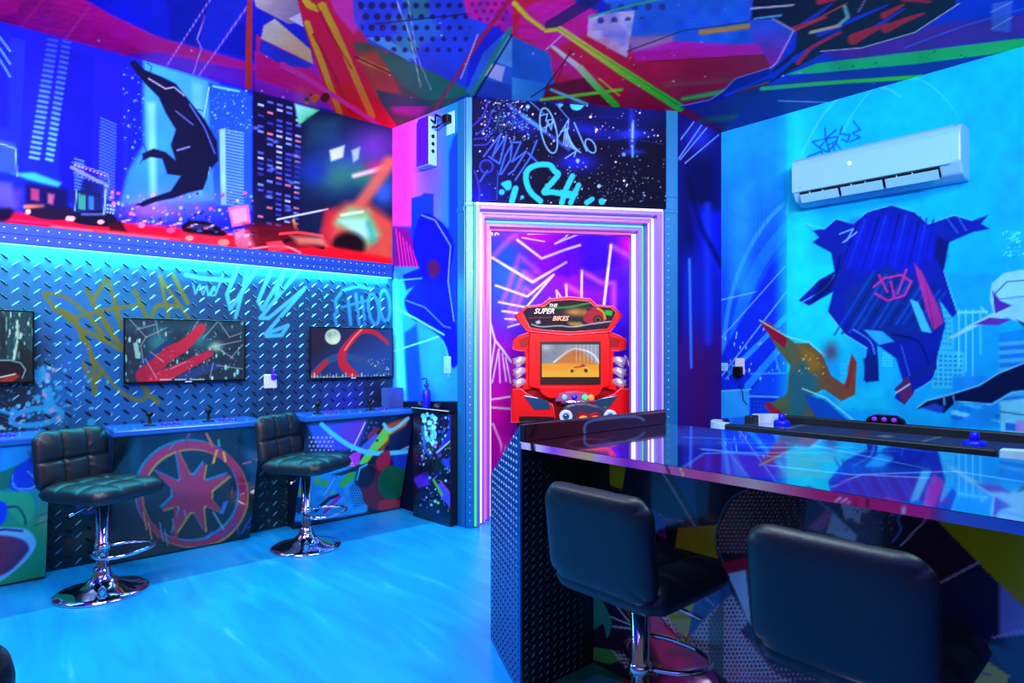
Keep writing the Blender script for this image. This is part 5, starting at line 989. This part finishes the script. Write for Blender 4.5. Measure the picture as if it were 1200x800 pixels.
# ================================================================== BAR COUNTER
P0 = Vector((0.028, 2.084)); BX = E2.copy(); BY = Vector((0.7476, 0.664)); BROT = ang(E2)
BM_ = Matrix.Translation((P0.x, P0.y, 0)) @ Matrix.Rotation(BROT, 4, 'Z'); BINV = BM_.inverted()
def bp(x, y, z=0): return BM_ @ Vector((x, y, z))
bar = thing('bar_counter', 'long bar with a glossy printed top, tread plate end and colourful graffiti front', 'bar', (P0.x, P0.y, 0), BROT)
BL, BD, ZT = 2.15, .80, .848
b = MB(); b.box((0.0, 0, ZT - .022), (BL, BD, ZT), .0015); b.build('top_slab', M['dark'], bar)
P = Print(bp(0.022, 0.002, ZT + .0012), (BX.x, BX.y, 0), (BY.x, BY.y, 0), cuts(0, BL - .03, 0, 1.6, .007, .04), cuts(0, BD - .004, 0, BD, .009, .02), '0a2478')
P.fill([(590, 480), (800, 480), (800, 600), (590, 600)], '3c0c24', c2='0c1440', g=(690, 530, 790, 540)).fill([(610, 515), (700, 520), (690, 536), (612, 524)], '381028').ring(690, 520, 26, 6, 2, '80304c', .8).line([(612, 512), (640, 500)], 5, '100810').line([(640, 545), (700, 520), (720, 510)], 2, '802048', .8).fill([(690, 540), (705, 520), (720, 518), (730, 548)], '3018a0', .8, soft=3)
P.fill([(800, 548), (825, 532), (880, 530), (985, 532), (985, 560), (900, 560), (850, 556)], '58102c', soft=1.2).line([(780, 552), (800, 548), (825, 531), (870, 530), (985, 531)], 2, '5890e0').fill([(790, 500), (1000, 505), (1000, 530), (790, 522)], '1850b8', soft=4)
for k in range(9): P.line([(800 + k * 22, 512 + (k * 7 % 11) * 2), (900 + k * 26, 516 + (k * 5 % 9) * 4)], 1.6 + k % 3, ['50a0f0', '78c8f8', '3878e0'][k % 3], .8, w2=.6)
P.fill([(960, 545), (1000, 540), (1100, 560), (1200, 580), (1200, 640), (1000, 590)], '0c58b8', soft=6).fill([(968, 578), (985, 558), (1020, 552), (1090, 558), (1084, 585), (1030, 590), (1000, 586)], '5a1c88', .9, soft=1.5).line([(975, 570), (1010, 556), (1090, 560)], 1.6, '90a8e8').line([(900, 545), (1000, 556), (1120, 552), (1210, 566)], 1.6, '80c8f8', .9).fill([(1090, 570), (1104, 560), (1112, 590), (1090, 596)], '6c1c80', .9).line([(1140, 568), (1170, 578), (1210, 570)], 3, '0c2860').fill([(935, 560), (950, 556), (960, 575), (940, 578)], '18b0b0', .7, soft=4)  # the purple shape is a reflection painted into the top
P.build('printed_top', M['mirrorprint'], bar, BINV, 1.0)
# printed edge band along the front
P = Print(bp(0.0, -.0022, ZT - .022), (BX.x, BX.y, 0), (0, 0, 1), cuts(0, BL, 0, 1.6, .006, .03), np.linspace(0, .0225, 5), '3870d0')
cs = [(605, '88a8e8'), (630, 'b0c8f0'), (648, '7048d0'), (668, 'c88098'), (690, 'e0b070'), (700, 'c8a0e0'), (735, '7030c0'), (775, 'd068b0'), (800, 'ff5080'), (832, 'f04878'), (850, 'f08088'), (885, 'f0a890'), (920, 'f06888'), (960, 'f82868'), (1040, 'f81868'), (1080, 'c81870'), (1095, '602878'), (1110, '2c60a8'), (1200, '1858a8'), (1400, '1450a0')]
for (xa, ca), (xb, cb) in zip(cs, cs[1:]): P.fill([(xa, 300), (xb + 1, 300), (xb + 1, 1400), (xa, 1400)], ca, c2=cb, g=(xa, 0, xb, 0))
P.line([(622, 500), (626, 540)], 5, '101020').line([(775, 530), (790, 570)], 3, '201030').line([(797, 545), (801, 560)], 2, 'e8d060')
for x_ in (978, 984, 990): P.line([(x_, 584), (x_ + 4, 589)], 1.4, 'fff0f0')
P.line([(1056, 608), (1060, 594)], 2.5, 'e8e0f8')
for k in range(5): P.line([(996 + k * 5, 578), (997 + k * 5, 604)], 1.2, '501038')
P.build('edge_band', M['gloss'], bar, BINV, (3.0, 2.0, 1.5))
# upstand at the end of the top
M['upstand'] = print_mat('dark_maroon_laminate', .3, spec=.25)
b = MB(); b.box((-.004, 0.0, ZT + .0015), (.020, BD, ZT + .058), .002); b.build('upstand', M['dark'], bar)
P = Print(bp(0.0222, 0.004, ZT + .0025), (BY.x, BY.y, 0), (0, 0, 1), cuts(0, BD - .008, 0, BD, .007, .02), np.linspace(0, .055, 12), '38101f')
P.fill([(680, 480), (790, 470), (790, 510), (686, 512)], '2a1838', soft=2).line([(686, 512), (690, 494), (740, 488), (755, 492)], 2.5, '4c6090', sm=True).line([(622, 512), (630, 495)], 4, '180810').line([(612, 497), (780, 482)], 1, '806080')
P.build('upstand_print', M['upstand'], bar, BINV, 1.3)
# tread plate end: a wedge that drops away to the left
def hexa(b, plan, z0s, z1s):
    v = [(x, y, z) for (x, y), z in zip(plan, z0s)] + [(x, y, z) for (x, y), z in zip(plan, z1s)]
    b.raw(v, [(3, 2, 1, 0), (4, 5, 6, 7), (0, 1, 5, 4), (1, 2, 6, 5), (2, 3, 7, 6), (3, 0, 4, 7)])
b = MB(); hexa(b, [(-.002, 0.0), (-.386, .192), (-.386, .70), (-.002, .70)], [0.002] * 4, [ZT + .058, .657, .657, ZT + .058])
bmesh.ops.recalc_face_normals(b.bm, faces=b.bm.faces[:]); b.build('end_panel', M['endplate'] if 'endplate' in M else mat('blue_tread_sheet', '1c58b0', .35, .3), bar)
fl = math.hypot(.386, .192); fu = Vector((-.386 / fl, .192 / fl)); fn = Vector((-.192 / fl, -.386 / fl))
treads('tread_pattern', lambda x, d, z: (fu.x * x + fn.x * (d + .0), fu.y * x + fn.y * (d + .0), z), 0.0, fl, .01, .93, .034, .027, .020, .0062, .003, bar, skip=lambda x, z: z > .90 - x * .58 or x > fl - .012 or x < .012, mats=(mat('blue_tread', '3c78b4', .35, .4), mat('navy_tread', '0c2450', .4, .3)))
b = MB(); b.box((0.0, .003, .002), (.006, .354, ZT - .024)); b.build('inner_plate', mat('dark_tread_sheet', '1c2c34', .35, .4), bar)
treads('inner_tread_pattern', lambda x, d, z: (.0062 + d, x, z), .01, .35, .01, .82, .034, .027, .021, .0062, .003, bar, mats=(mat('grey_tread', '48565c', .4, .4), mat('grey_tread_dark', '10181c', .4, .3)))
b = MB(); b.box((-.004, -.006, .002), (.005, .003, ZT - .002), .001); b.build('corner_strip', M['cyanplate'], bar)
# knee panel
b = MB(); b.box((.008, .358, .002), (BL, .40, ZT - .024)); b.box((BL - .03, .40, .002), (BL, BD, ZT - .024)); b.build('carcass', M['dark'], bar)
z7 = lambda pts: zz(690, 540, 2.353, pts)
P = Print(bp(.010, .3555, .004), (BX.x, BX.y, 0), (0, 0, 1), cuts(0, BL - .012, 0, 1.55, .0042, .03), cuts(0, .818, 0, .818, .0052, .01), '1a1c34')
P.fill(z7([(0, 0), (60, 0), (60, 300), (0, 320)]), '141c1c').fill(z7([(58, -10), (106, -10), (92, 78), (58, 66)]), 'c89414').fill(z7([(106, -10), (190, 10), (240, 110), (250, 190), (150, 230), (120, 90)]), '0e1020').fill(z7([(235, 40), (300, 60), (325, 150), (318, 190), (300, 195), (280, 120)]), '1c3c9c', sm=True).fill(z7([(296, 60), (322, 90), (322, 190), (304, 194), (296, 120)]), '0a0a18', sm=True).line(z7([(195, 18), (302, 195)]), 2, 'b8bccc')
P.fill(z7([(162, 140), (185, 138), (215, 160), (255, 168), (212, 176), (210, 212), (190, 190), (168, 205)]), '2c20d0', sm=True).line(z7([(195, 145), (215, 160), (260, 166)]), 1.4, 'd02878').line(z7([(205, 180), (212, 212), (186, 196)]), 1.2, 'c02890').line(z7([(175, 150), (168, 160), (180, 158)]), 1.2, 'e0e0f8')
P.fill(z7([(246, 184), (356, 176), (366, 272), (238, 238)]), 'cca020').fill(z7([(236, 240), (300, 340), (272, 492), (206, 420), (160, 330)]), 'caa224').fill(z7([(300, 340), (380, 290), (440, 440), (400, 420), (330, 480), (274, 492)]), '1c4a8c').fill(z7([(300, 345), (360, 300), (372, 360), (320, 420)]), '143a70', .8)
P.line(z7([(280, 340), (345, 398)]), 1.4, '88a0d0')
P.fill(z7([(352, 250), (352, 180), (385, 110), (440, 78), (520, 78), (600, 105), (610, 190), (500, 290), (380, 285)]), '20202c', sm=True).dots(z7([(356, 250), (356, 180), (390, 112), (440, 82), (520, 82), (600, 108), (600, 190), (430, 260)]), 4.6, 1.5, '8888a0', r2=.5, g=(860, 600, 950, 590)).line(z7([(370, 278), (352, 230), (354, 180), (386, 110), (440, 78)]), 1.6, '3878b0', sm=True)
P.fill(z7([(366, 282), (434, 264), (440, 318), (380, 312)]), 'd0183c').fill(z7([(380, 312), (432, 300), (450, 470), (436, 440)]), '8cd8cc').line(z7([(366, 290), (400, 360), (440, 450), (500, 530), (620, 570)]), 4, '101420', sm=True)
P.fill(z7([(10, 310), (40, 330), (10, 420)]), '20a038').fill(z7([(10, 360), (30, 375), (62, 440), (50, 490), (40, 450), (10, 460)]), '1c9078', sm=True).line(z7([(14, 322), (112, 444)]), 2, '70b0c0').fill(z7([(60, 338), (116, 352), (116, 436)]), 'f02818').line(z7([(60, 430), (118, 452)]), 1.5, 'a8c8d0').line(z7([(66, 456), (118, 462)]), 2, 'c8d8e0')
P.fill(z7([(160, 384), (210, 420), (270, 494), (310, 448), (352, 402), (395, 368), (440, 440), (420, 470), (500, 545), (640, 570), (720, 576), (640, 640), (420, 640), (330, 560), (260, 500)]), 'c8c8e4', soft=1).dots(z7([(160, 384), (210, 420), (270, 494), (310, 448), (352, 402), (395, 368), (440, 440), (420, 470), (500, 545), (640, 570), (720, 576), (640, 640), (420, 640), (330, 560), (260, 500)]), 4.8, 1.5, '20203c', r2=2.2, g=(800, 700, 960, 790)).fill(z7([(330, 440), (372, 380), (372, 612), (330, 560)]), '1c5058', .75)
P.fill(z7([(160, 396), (262, 502), (330, 552), (375, 640), (120, 640), (160, 520)]), 'b0145c', c2='5c1878', g=(770, 730, 780, 800)).fill(z7([(10, 512), (60, 520), (100, 545), (60, 560), (10, 548)]), '28a848').dots(z7([(60, 520), (130, 540), (200, 560), (190, 600), (100, 570)]), 4.5, 1.6, 'e0e8f0').fill(z7([(120, 540), (170, 500), (215, 590), (160, 640), (110, 600)]), '0c0c18', .7, soft=4)
P.fill(z7([(420, 470), (500, 545), (720, 578), (760, 640), (640, 640), (520, 590)]), '1c1a2c', .9, soft=2).dots(z7([(500, 560), (700, 580), (600, 612), (520, 600)]), 5.5, 1.1, '9898c0').fill(z7([(480, 488), (560, 520), (606, 538), (560, 552), (510, 522)]), 'f03828', sm=True).line(z7([(480, 484), (520, 515), (560, 530), (590, 528)]), 1.5, '68b8e8').fill(z7([(676, 640), (740, 578), (748, 640)]), 'f01840')
P.fill(z7([(600, 90), (690, 110), (860, 120), (950, 150), (1080, 280), (940, 360), (850, 240), (640, 190), (606, 180)]), '201a34').fill(z7([(606, 184), (662, 128), (676, 160), (640, 196)]), 'f03868').line(z7([(620, 180), (660, 150)]), 3, '6858c0').fill(z7([(656, 196), (672, 140), (738, 204), (735, 230)]), 'd0b8ec').line(z7([(620, 100), (672, 140), (740, 206)]), 1.6, '4890c8').fill(z7([(696, 118), (770, 116), (775, 140), (752, 142), (745, 172), (726, 156), (706, 162)]), 'e0dcec').dots(z7([(720, 116), (772, 116), (772, 138), (730, 138)]), 5, 1.5, '282038').specks(120, 985, 595, 1050, 636, .3, 1, ['485068', '686080'], seed=81).line(z7([(830, 150), (860, 145), (852, 160), (860, 190), (838, 222)]), 2.4, '4878e0', sm=True)
P.line(z7([(862, 232), (942, 148)]), 2, 'c8c0e8').fill(z7([(950, 152), (1260, 190), (1260, 470)]), 'c89c10').fill(z7([(940, 360), (1080, 290), (1132, 340), (1132, 488), (1060, 500), (960, 440)]), '18244c').line(z7([(943, 350), (1078, 278)]), 3, '8890c8').fill(z7([(1132, 336), (1260, 460), (1260, 500), (1132, 486)]), '5484dc').line(z7([(1110, 488), (1260, 450)]), 1.5, 'a0c0e8').fill(z7([(1100, 492), (1260, 470), (1260, 640), (1160, 600)]), '10405c').fill(z7([(1088, 545), (1160, 592), (1140, 640), (1040, 640)]), '80a020').line(z7([(1060, 576), (1110, 590)]), 2, 'e03070').fill(z7([(945, 418), (962, 428), (950, 432)]), 'd0b030')
P.build('knee_print', M['gloss'], bar, BINV, (5.0, 2.1, 1.4))

# printed mat on the floor under the bar's overhang
mt = thing('floor_mat', 'green and black printed mat on the floor under the bar overhang', 'mat', (P0.x, P0.y, 0.0), BROT)
b = MB(); b.box((.012, .03, .001), (BL, .352, .006)); b.build('base', M['black'], mt)
P = Print(bp(.014, .032, .0065), (BX.x, BX.y, 0), (BY.x, BY.y, 0), cuts(0, BL - .02, 0, 1.0, .012, .05), cuts(0, .315, 0, .315, .012, .05), '18904c')
P.fill([(655, 815), (700, 790), (735, 800), (690, 830)], '28a890').fill([(720, 760), (745, 790), (720, 830), (900, 830), (900, 760)], '181828').fill([(735, 785), (750, 792), (745, 805), (728, 800)], 'e04030')
P.build('mat_print', M['gloss'], mt, BINV, 1.6)

# ================================================================== AIR HOCKEY TABLE
hk = thing('air_hockey_table', 'air hockey table with black rails and white corners behind the bar', 'table', (*PR(.505, .73).xy, 0), RROT)
HL, HW, HZ = 1.55, .76, .742
b = MB(); b.box((.05, -HW / 2 + .04, .50), (HL - .05, HW / 2 - .04, .680), .006); b.build('cabinet', M['navy'], hk)
b = MB(); b.box((.02, -HW / 2 + .02, .680), (HL - .02, HW / 2 - .02, .693)); b.build('playfield_board', M['black'], hk)
hinv = (Matrix.Translation(PR(.505, .73)) @ Matrix.Rotation(RROT, 4, 'Z')).inverted()
P = Print(Matrix.Translation(PR(.505, .73)) @ Matrix.Rotation(RROT, 4, 'Z') @ Vector((.03, -HW / 2 + .03, .6935)), (E2.x, E2.y, 0), (-N2.x, -N2.y, 0), cuts(0, HL - .06, 0, HL, .012, .05), cuts(0, HW - .06, 0, HW, .012, .05), '1464c0')
P.line([(1078, 518), (1115, 508)], 1.6, 'c8e8f8').line([(922, 502), (945, 497)], 1.5, 'c8e8f8').disc(1010, 509, 12, 'c03060', ry=2).disc(1038, 511, 9, 'd0d8e8', ry=1.6)
P.build('playfield', M['mirrorprint'], hk, hinv, 1.0)
for s in (-1, 1):
    b = MB(); y_ = s * (HW / 2 - .025); b.box((.15, y_ - .025, .680), (HL - .17, y_ + .025, HZ), .008, 2); b.build('side_rail', M['rubber'], hk)
for x_ in (.025, HL - .025):
    for s in (-1, 1):
        b = MB(); b.box((x_ - .025, s * .13 - .0, .680), (x_ + .025, s * (HW / 2 - .15), HZ), .008, 2); b.build('end_rail', M['rubber'], hk)
for sx in (0, 1):
    for sy in (-1, 1):
        pts = []
        for k in range(7):
            t = math.pi / 2 * k / 6; pts.append((.16 - .16 * math.sin(t), .16 - .16 * math.cos(t)))
        for k in range(7):
            t = math.pi / 2 * (6 - k) / 6; pts.append((.16 - .105 * math.sin(t), .16 - .105 * math.cos(t)))
        q = [((a if sx == 0 else HL - a), sy * (HW / 2 - c_)) for a, c_ in pts]
        b = MB(); b.prism(q, 'z', .675, HZ + .004, .004); b.build('corner_cap', M['white'], hk)
for sx in (.12, HL - .12):
    for sy in (-1, 1):
        b = MB(); b.prism([(sx - .05, sy * (HW / 2 - .10) - .05), (sx + .05, sy * (HW / 2 - .10) - .05), (sx + .05, sy * (HW / 2 - .10) + .05), (sx - .05, sy * (HW / 2 - .10) + .05)], 'z', .002, .50, .006); b.build('leg', M['black'], hk)
b = MB(); b.prism([(-.10, HZ), (.10, HZ), (.09, HZ + .025), (.05, HZ + .045), (-.05, HZ + .045), (-.09, HZ + .025)], 'y', HW / 2 - .05, HW / 2 - .005, .004, mtx=Matrix.Translation((.735, 0, 0))); sb = b.build('scoreboard', M['black'], hk)
for dx in (-.05, .0, .05):
    b = MB(); b.ball((.735 + dx, HW / 2 - .053, HZ + .022), .012, 10, 6, (1.2, .5, 1)); b.build('score_lamp', mat('violet_lamp', '7018ff', .4, emit=1.6), sb)
def mallet(label, t, d):
    r = thing('mallet', label, 'mallet', (*PR(t, d).xy, .694), 0, 'air hockey mallets')
    b = MB(); b.lathe([(.046, 0), (.048, .004), (.048, .020), (.040, .028), (.022, .030)], 28); b.build('rim', M['bluemallet'], r)
    b = MB(); b.lathe([(.021, .026), (.021, .056), (.017, .066), (.006, .070)], 20); b.build('grip', M['bluemallet'], r)
mallet('blue air hockey mallet near the right end of the table', 1.72, .68)
mallet('blue air hockey mallet in the far left corner of the table', .70, .50)

# ================================================================== MOTORCYCLE GAME MACHINE IN THE CLOSET
AY = 4.92
ar = thing('motorcycle_arcade_machine', 'red motorcycle racing game machine with a lit marquee inside the neon doorway', 'game machine', (.447, AY, 0), 0)
K_ = AY / FPX
M['mauve'] = mat('mauve_plastic', '8c3878', .4); M['cowl'] = mat('dark_blue_grey_cowl', '202848', .3); M['chromewhite'] = mat('bright_chrome', 'e8ecf4', .25, .6)
def ax(px): return (px - 600) * K_ - .447
def az(py): return HCAM + (V0 - py) * K_
def apoly(pts): return [(ax(x), az(y)) for x, y in pts]
zm = lambda pts: [(580 + a / 5, 340 + c / 5) for a, c in pts]
b = MB(); b.box((ax(606), .02, .004), (ax(731), .36, az(455)), .01); b.box((ax(625), .05, az(455)), (ax(712), .30, az(372)), .01); b.build('cabinet_body', M['darkred'], ar)
mo = zm([(116, 155), (180, 100), (270, 90), (310, 58), (430, 45), (550, 58), (585, 92), (680, 100), (735, 150), (665, 245), (590, 250), (430, 262), (250, 248), (185, 238)])
b = MB(); b.prism(apoly(mo)[::-1], 'y', -.10, .12, .008); mq = b.build('marquee_frame', M['red'], ar)
mi = zm([(160, 132), (185, 106), (288, 98), (322, 68), (430, 60), (540, 68), (572, 98), (668, 106), (698, 135), (648, 226), (560, 238), (430, 246), (290, 236), (202, 222)])
# lit artwork plate inside the frame
xs = [p[0] for p in apoly(mi)]; zs = [p[1] for p in apoly(mi)]
P = Print((min(xs) + .447, AY - .104, min(zs)), (1, 0, 0), (0, 0, 1), np.linspace(0, max(xs) - min(xs), 150), np.linspace(0, max(zs) - min(zs), 60), 'e81430')
sc_ = AY / (AY - .104)
def mm(pts): return [(600 + (x - 600) * sc_, V0 + (y - V0) * sc_) for x, y in pts]
z9 = lambda pts: mm(zz(600, 345, 8.889, pts))
P.fill(mm(mi), 'e81430', 1).fill(mm([(x, y + .4) for x, y in mi]), '0a1230', soft=.6)
P.line(z9([(310, 150), (500, 145), (640, 130), (800, 95)]), 2.4, '18a040', sm=True).glow(*z9([(640, 190)])[0], 12, 5, 'f0b848', .9).glow(*z9([(760, 200)])[0], 8, 5, 'f09028', .8).line(z9([(170, 250), (400, 245)]), 1.2, 'b03060').fill(z9([(800, 150), (880, 140), (940, 200), (960, 270), (880, 320), (740, 290), (740, 220)]), 'c82040', sm=True).line(z9([(870, 150), (930, 190), (950, 260)]), 2.2, 'f0c020', sm=True).disc(*z9([(875, 270)])[0], 5.4, '141018', ry=5.2).ring(*z9([(875, 270)])[0], 3.2, 3, 1, 'b08038').disc(*z9([(780, 150)])[0], 3.4, '283048').fill(z9([(945, 170), (1025, 175), (1020, 230), (950, 220)]), '28d040').fill(z9([(560, 290), (700, 290), (740, 330), (650, 350), (580, 320)]), 'e0b040', .8, soft=1.5)
P.line(z9([(200, 315), (300, 340), (480, 330), (620, 340), (860, 305), (1020, 285)]), 1.3, 'd8e8f8', sm=True).fill(z9([(235, 290), (280, 270), (295, 305), (255, 315)]), 'e8e0f0')
pl = P.build('marquee_art', M['lit_art'], mq, Matrix.Translation((.447, AY, 0)).inverted(), 1.0, clip=mm(mi))
def lettering(body, size, loc, shear, material, parent, name='lettering'):
    cu = bpy.data.curves.new(name, 'FONT'); cu.body = body; cu.size = size; cu.shear = shear; cu.extrude = .001; cu.align_x = 'LEFT'; cu.offset = .0008; cu.resolution_u = 2
    tmp = bpy.data.objects.new(name, cu); COL.objects.link(tmp)
    bpy.context.view_layer.update()
    me = bpy.data.meshes.new_from_object(tmp.evaluated_get(bpy.context.evaluated_depsgraph_get()))
    bpy.data.objects.remove(tmp); bpy.data.curves.remove(cu)
    me.materials.clear(); me.materials.append(material)
    o = bpy.data.objects.new(name, me); COL.objects.link(o); o.parent = parent; o.location = loc; o.rotation_euler = (math.pi / 2, 0, 0)
    return o
M['lit_letter'] = mat('lit_white_lettering', 'f6f2ec', .4, emit=.9); M['lit_letter_o'] = mat('lit_orange_lettering', 'ffc890', .4, emit=.9)
lettering('THE', .034, (ax(642), -.106, az(360.6)), .3, M['lit_letter'], mq)
lettering('SUPER', .056, (ax(625), -.107, az(368.2)), .35, M['lit_letter'], mq)
lettering('BIKES', .050, (ax(646), -.107, az(376.2)), .35, M['lit_letter_o'], mq)
b = MB(); b.tube([(x, -.102, z) for x, z in apoly(mo)], .004, 6, closed=True); b.tube([(x, -.102, z) for x, z in apoly(mi)], .003, 6, closed=True); b.build('edge_highlight', M['pinkhighlight'], mq)  # thin pale tubes added as highlights along the marquee edges
# screen housing
hs = zm([(200, 245), (250, 250), (430, 262), (600, 250), (655, 248), (668, 300), (665, 560), (600, 575), (430, 580), (250, 575), (195, 560), (195, 300)])
b = MB(); b.prism(apoly(hs)[::-1], 'y', -.09, .06, .008); b.build('screen_housing', M['red'], ar)
b = MB()
for q in ([(262, 300), (608, 300), (608, 318), (262, 318)], [(262, 505), (608, 505), (608, 548), (262, 548)], [(262, 318), (271, 318), (271, 505), (262, 505)], [(600, 318), (608, 318), (608, 505), (600, 505)]): b.prism(apoly(zm(q))[::-1], 'y', -.105, -.085, .001)
b.build('screen_bezel', M['black'], ar)
x0_, x1_, z0_, z1_ = ax(634), ax(700.2), az(441), az(403.5)
P = Print((x0_ + .447, AY - .094, z0_), (1, 0, 0), (0, 0, 1), np.linspace(0, x1_ - x0_, 90), np.linspace(0, z1_ - z0_, 56), 'e0a050')
s2 = AY / (AY - .094)
z10 = lambda pts: [(600 + (x - 600) * s2, V0 + (y - V0) * s2) for x, y in zm(pts)]
P.fill(z10([(260, 310), (620, 310), (620, 430), (260, 430)]), '8c9cb8').fill(z10([(260, 310), (420, 310), (360, 420), (260, 430)]), '788498', soft=2, n=(3, .6)).line(z10([(340, 420), (430, 355), (480, 345), (560, 370), (606, 430)]), 2, 'e8e8f0', sm=True).fill(z10([(350, 430), (420, 365), (470, 350), (530, 380), (590, 440), (590, 470), (340, 470)]), 'c87830', sm=True, soft=2).fill(z10([(260, 430), (400, 425), (620, 435), (620, 520), (260, 520)]), 'f0a01c', soft=1.5).fill(z10([(260, 470), (620, 465), (620, 520), (260, 520)]), 'f0b830', .8, soft=2).glow(*z10([(480, 370)])[0], 6, 4, 'b05c20', .7)
for k in range(6): P.line(z10([(470 + k * 22, 315), (470 + k * 22, 420)]), .8, 'e8f0f8', .6)
P.glow(*z10([(295, 335)])[0], 7, 4, 'd8e0f0', .6).line(z10([(430, 470), (470, 445), (510, 440), (545, 465)]), 2.0, 'e8d040').line(z10([(460, 450), (520, 440)]), 2, 'c03020').disc(*z10([(445, 470)])[0], 2, '402010').disc(*z10([(525, 468)])[0], 2.2, '402010').disc(*z10([(505, 438)])[0], 1.4, '802018')
P.build('screen', M['screen'], ar, Matrix.Translation((.447, AY, 0)).inverted(), 1.0)
def mir(pts): return [(865 - a, c) for a, c in pts]
for side in (0, 1):
    f = (lambda q: q) if side == 0 else mir
    up = f([(104, 290), (140, 268), (205, 244), (222, 262), (222, 352), (150, 355), (106, 345)])
    b = MB(); b.prism(apoly(zm(up)), 'y', -.06, .10, .006); b.build('shoulder', M['red'], ar)
    b = MB(); b.tube([(x, -.062, z) for x, z in apoly(zm(up))], .0035, 6, closed=True); b.build('edge_highlight', M['pinkhighlight'], ar)  # edge highlight added as a pale tube
    b = MB(); b.prism(apoly(zm(f([(140, 292), (200, 268), (206, 278), (206, 330), (150, 335)]))), 'y', -.064, -.059, .001); b.build('shoulder_recess', M['darkred'], ar)
    b = MB(); b.prism(apoly(zm(f([(172, 350), (225, 350), (232, 570), (150, 590), (180, 520)]))), 'y', -.05, .10, .006); b.build('side_spine', M['red'], ar)
    for k in range(3):
        cx, cy = f([(132, 418 + k * 62)])[0]; s_ = 1 if side == 0 else -1
        X, Z = ax(580 + cx / 5), az(340 + cy / 5)
        b = MB(); b.tube([(X + s_ * .07, -.02, Z + .02 - k * .004), (X + s_ * .03, -.06, Z + .012), (X - s_ * .025, -.085, Z - .012)], [.020, .034, .040], 16)
        b.build('exhaust_pipe', M['chromewhite'], ar)
        b = MB(); b.ball((X - s_ * .026, -.090, Z - .013), .020, 12, 8, (1, .5, .8)); b.build('pipe_mouth', M['mauve'], ar)
    lo = f([(96, 570), (150, 570), (185, 600), (330, 660), (350, 745), (96, 760)])
    b = MB(); b.prism(apoly(zm(lo)), 'y', -.16, .05, .008); b.build('side_fairing', M['red'], ar)
    b = MB(); b.tube([(x, -.162, z) for x, z in apoly(zm(lo))], .0035, 6, closed=True); b.build('edge_highlight', M['pinkhighlight'], ar)  # pale tube in place of the fairing's edge highlight
    b = MB(); b.prism(apoly(zm(f([(165, 607), (250, 622), (308, 640), (318, 685), (230, 690), (200, 655)]))), 'y', -.172, -.158, .003); b.build('mirror', M['mirrorglass'], ar)
    b = MB(); b.prism(apoly(zm(f([(140, 725), (340, 728), (340, 770), (140, 770)]))), 'y', -.165, -.10, .003); b.build('footwell', M['black'], ar)
    cx = ax(580 + (397 if side == 0 else 641) / 5); cz = az(340 + 716 / 5)
    RX = Matrix.Translation((cx, -.30, cz)) @ Matrix.Rotation(math.pi / 2, 4, 'X')
    b = MB(); b.lathe([(.047, -.06), (.050, 0), (.046, .012), (.030, .014), (.026, .006)], 28, RX); b.build('headlamp_ring', M['white'], ar)
    b = MB(); b.lathe([(.024, -.02), (.024, .006), (.012, .012)], 20, RX); b.build('headlamp_lens', M['mirrorglass'], ar)
    b = MB(); cl_ = ((490 if side == 0 else 555), 720); b.ball((ax(580 + cl_[0] / 5), -.335, az(340 + 722 / 5)), .022, 14, 8, (1.5, .5, .8)); b.build('tail_lamp', M['lamp_orange'], ar)
b = MB(); b.prism(apoly(zm([(250, 560), (620, 560), (600, 600), (560, 625), (310, 625), (268, 600)])), 'y', -.15, .02, .006); b.build('dash', M['red'], ar)
b = MB(); b.prism(apoly(zm([(340, 640), (360, 600), (410, 585), (465, 582), (520, 590), (560, 612), (575, 645)])), 'y', -.20, -.10, .006); b.build('instrument_cowl', M['mauve'], ar)
for cx, c_ in ((395, 'acwhite'), (450, 'bluemallet'), (510, 'n_green'), (545, 'lamp_orange')):
    b = MB(); b.lathe([(.022, 0), (.022, .008), (.015, .012)], 16, Matrix.Translation((ax(580 + cx / 5), -.20, az(340 + 615 / 5))) @ Matrix.Rotation(math.pi / 2, 4, 'X')); b.build('gauge', M[c_], ar)
b = MB(); b.tube([(ax(655), -.22, az(470)), (ax(662), -.24, az(468)), (ax(676), -.24, az(468)), (ax(684), -.22, az(470))], .012, 10); b.build('handlebar', M['chrome'], ar)
b = MB(); b.prism(apoly(zm([(365, 700), (395, 655), (450, 640), (510, 640), (580, 655), (650, 700), (660, 770), (370, 770)])), 'y', -.29, -.15, .02, 2); b.build('front_cowl', M['cowl'], ar)
b = MB(); b.prism(apoly(zm([(440, 745), (470, 690), (520, 705), (570, 690), (610, 745)])), 'y', -.325, -.285, .006); b.build('lamp_cowl', M['darkred'], ar)
b = MB(); b.prism(apoly(zm([(370, 770), (660, 770), (640, 860), (390, 860)])), 'y', -.30, .05, .02, 2); b.box((-.17, -.34, .004), (.17, .02, .30), .01); b.build('pedestal', M['black'], ar)
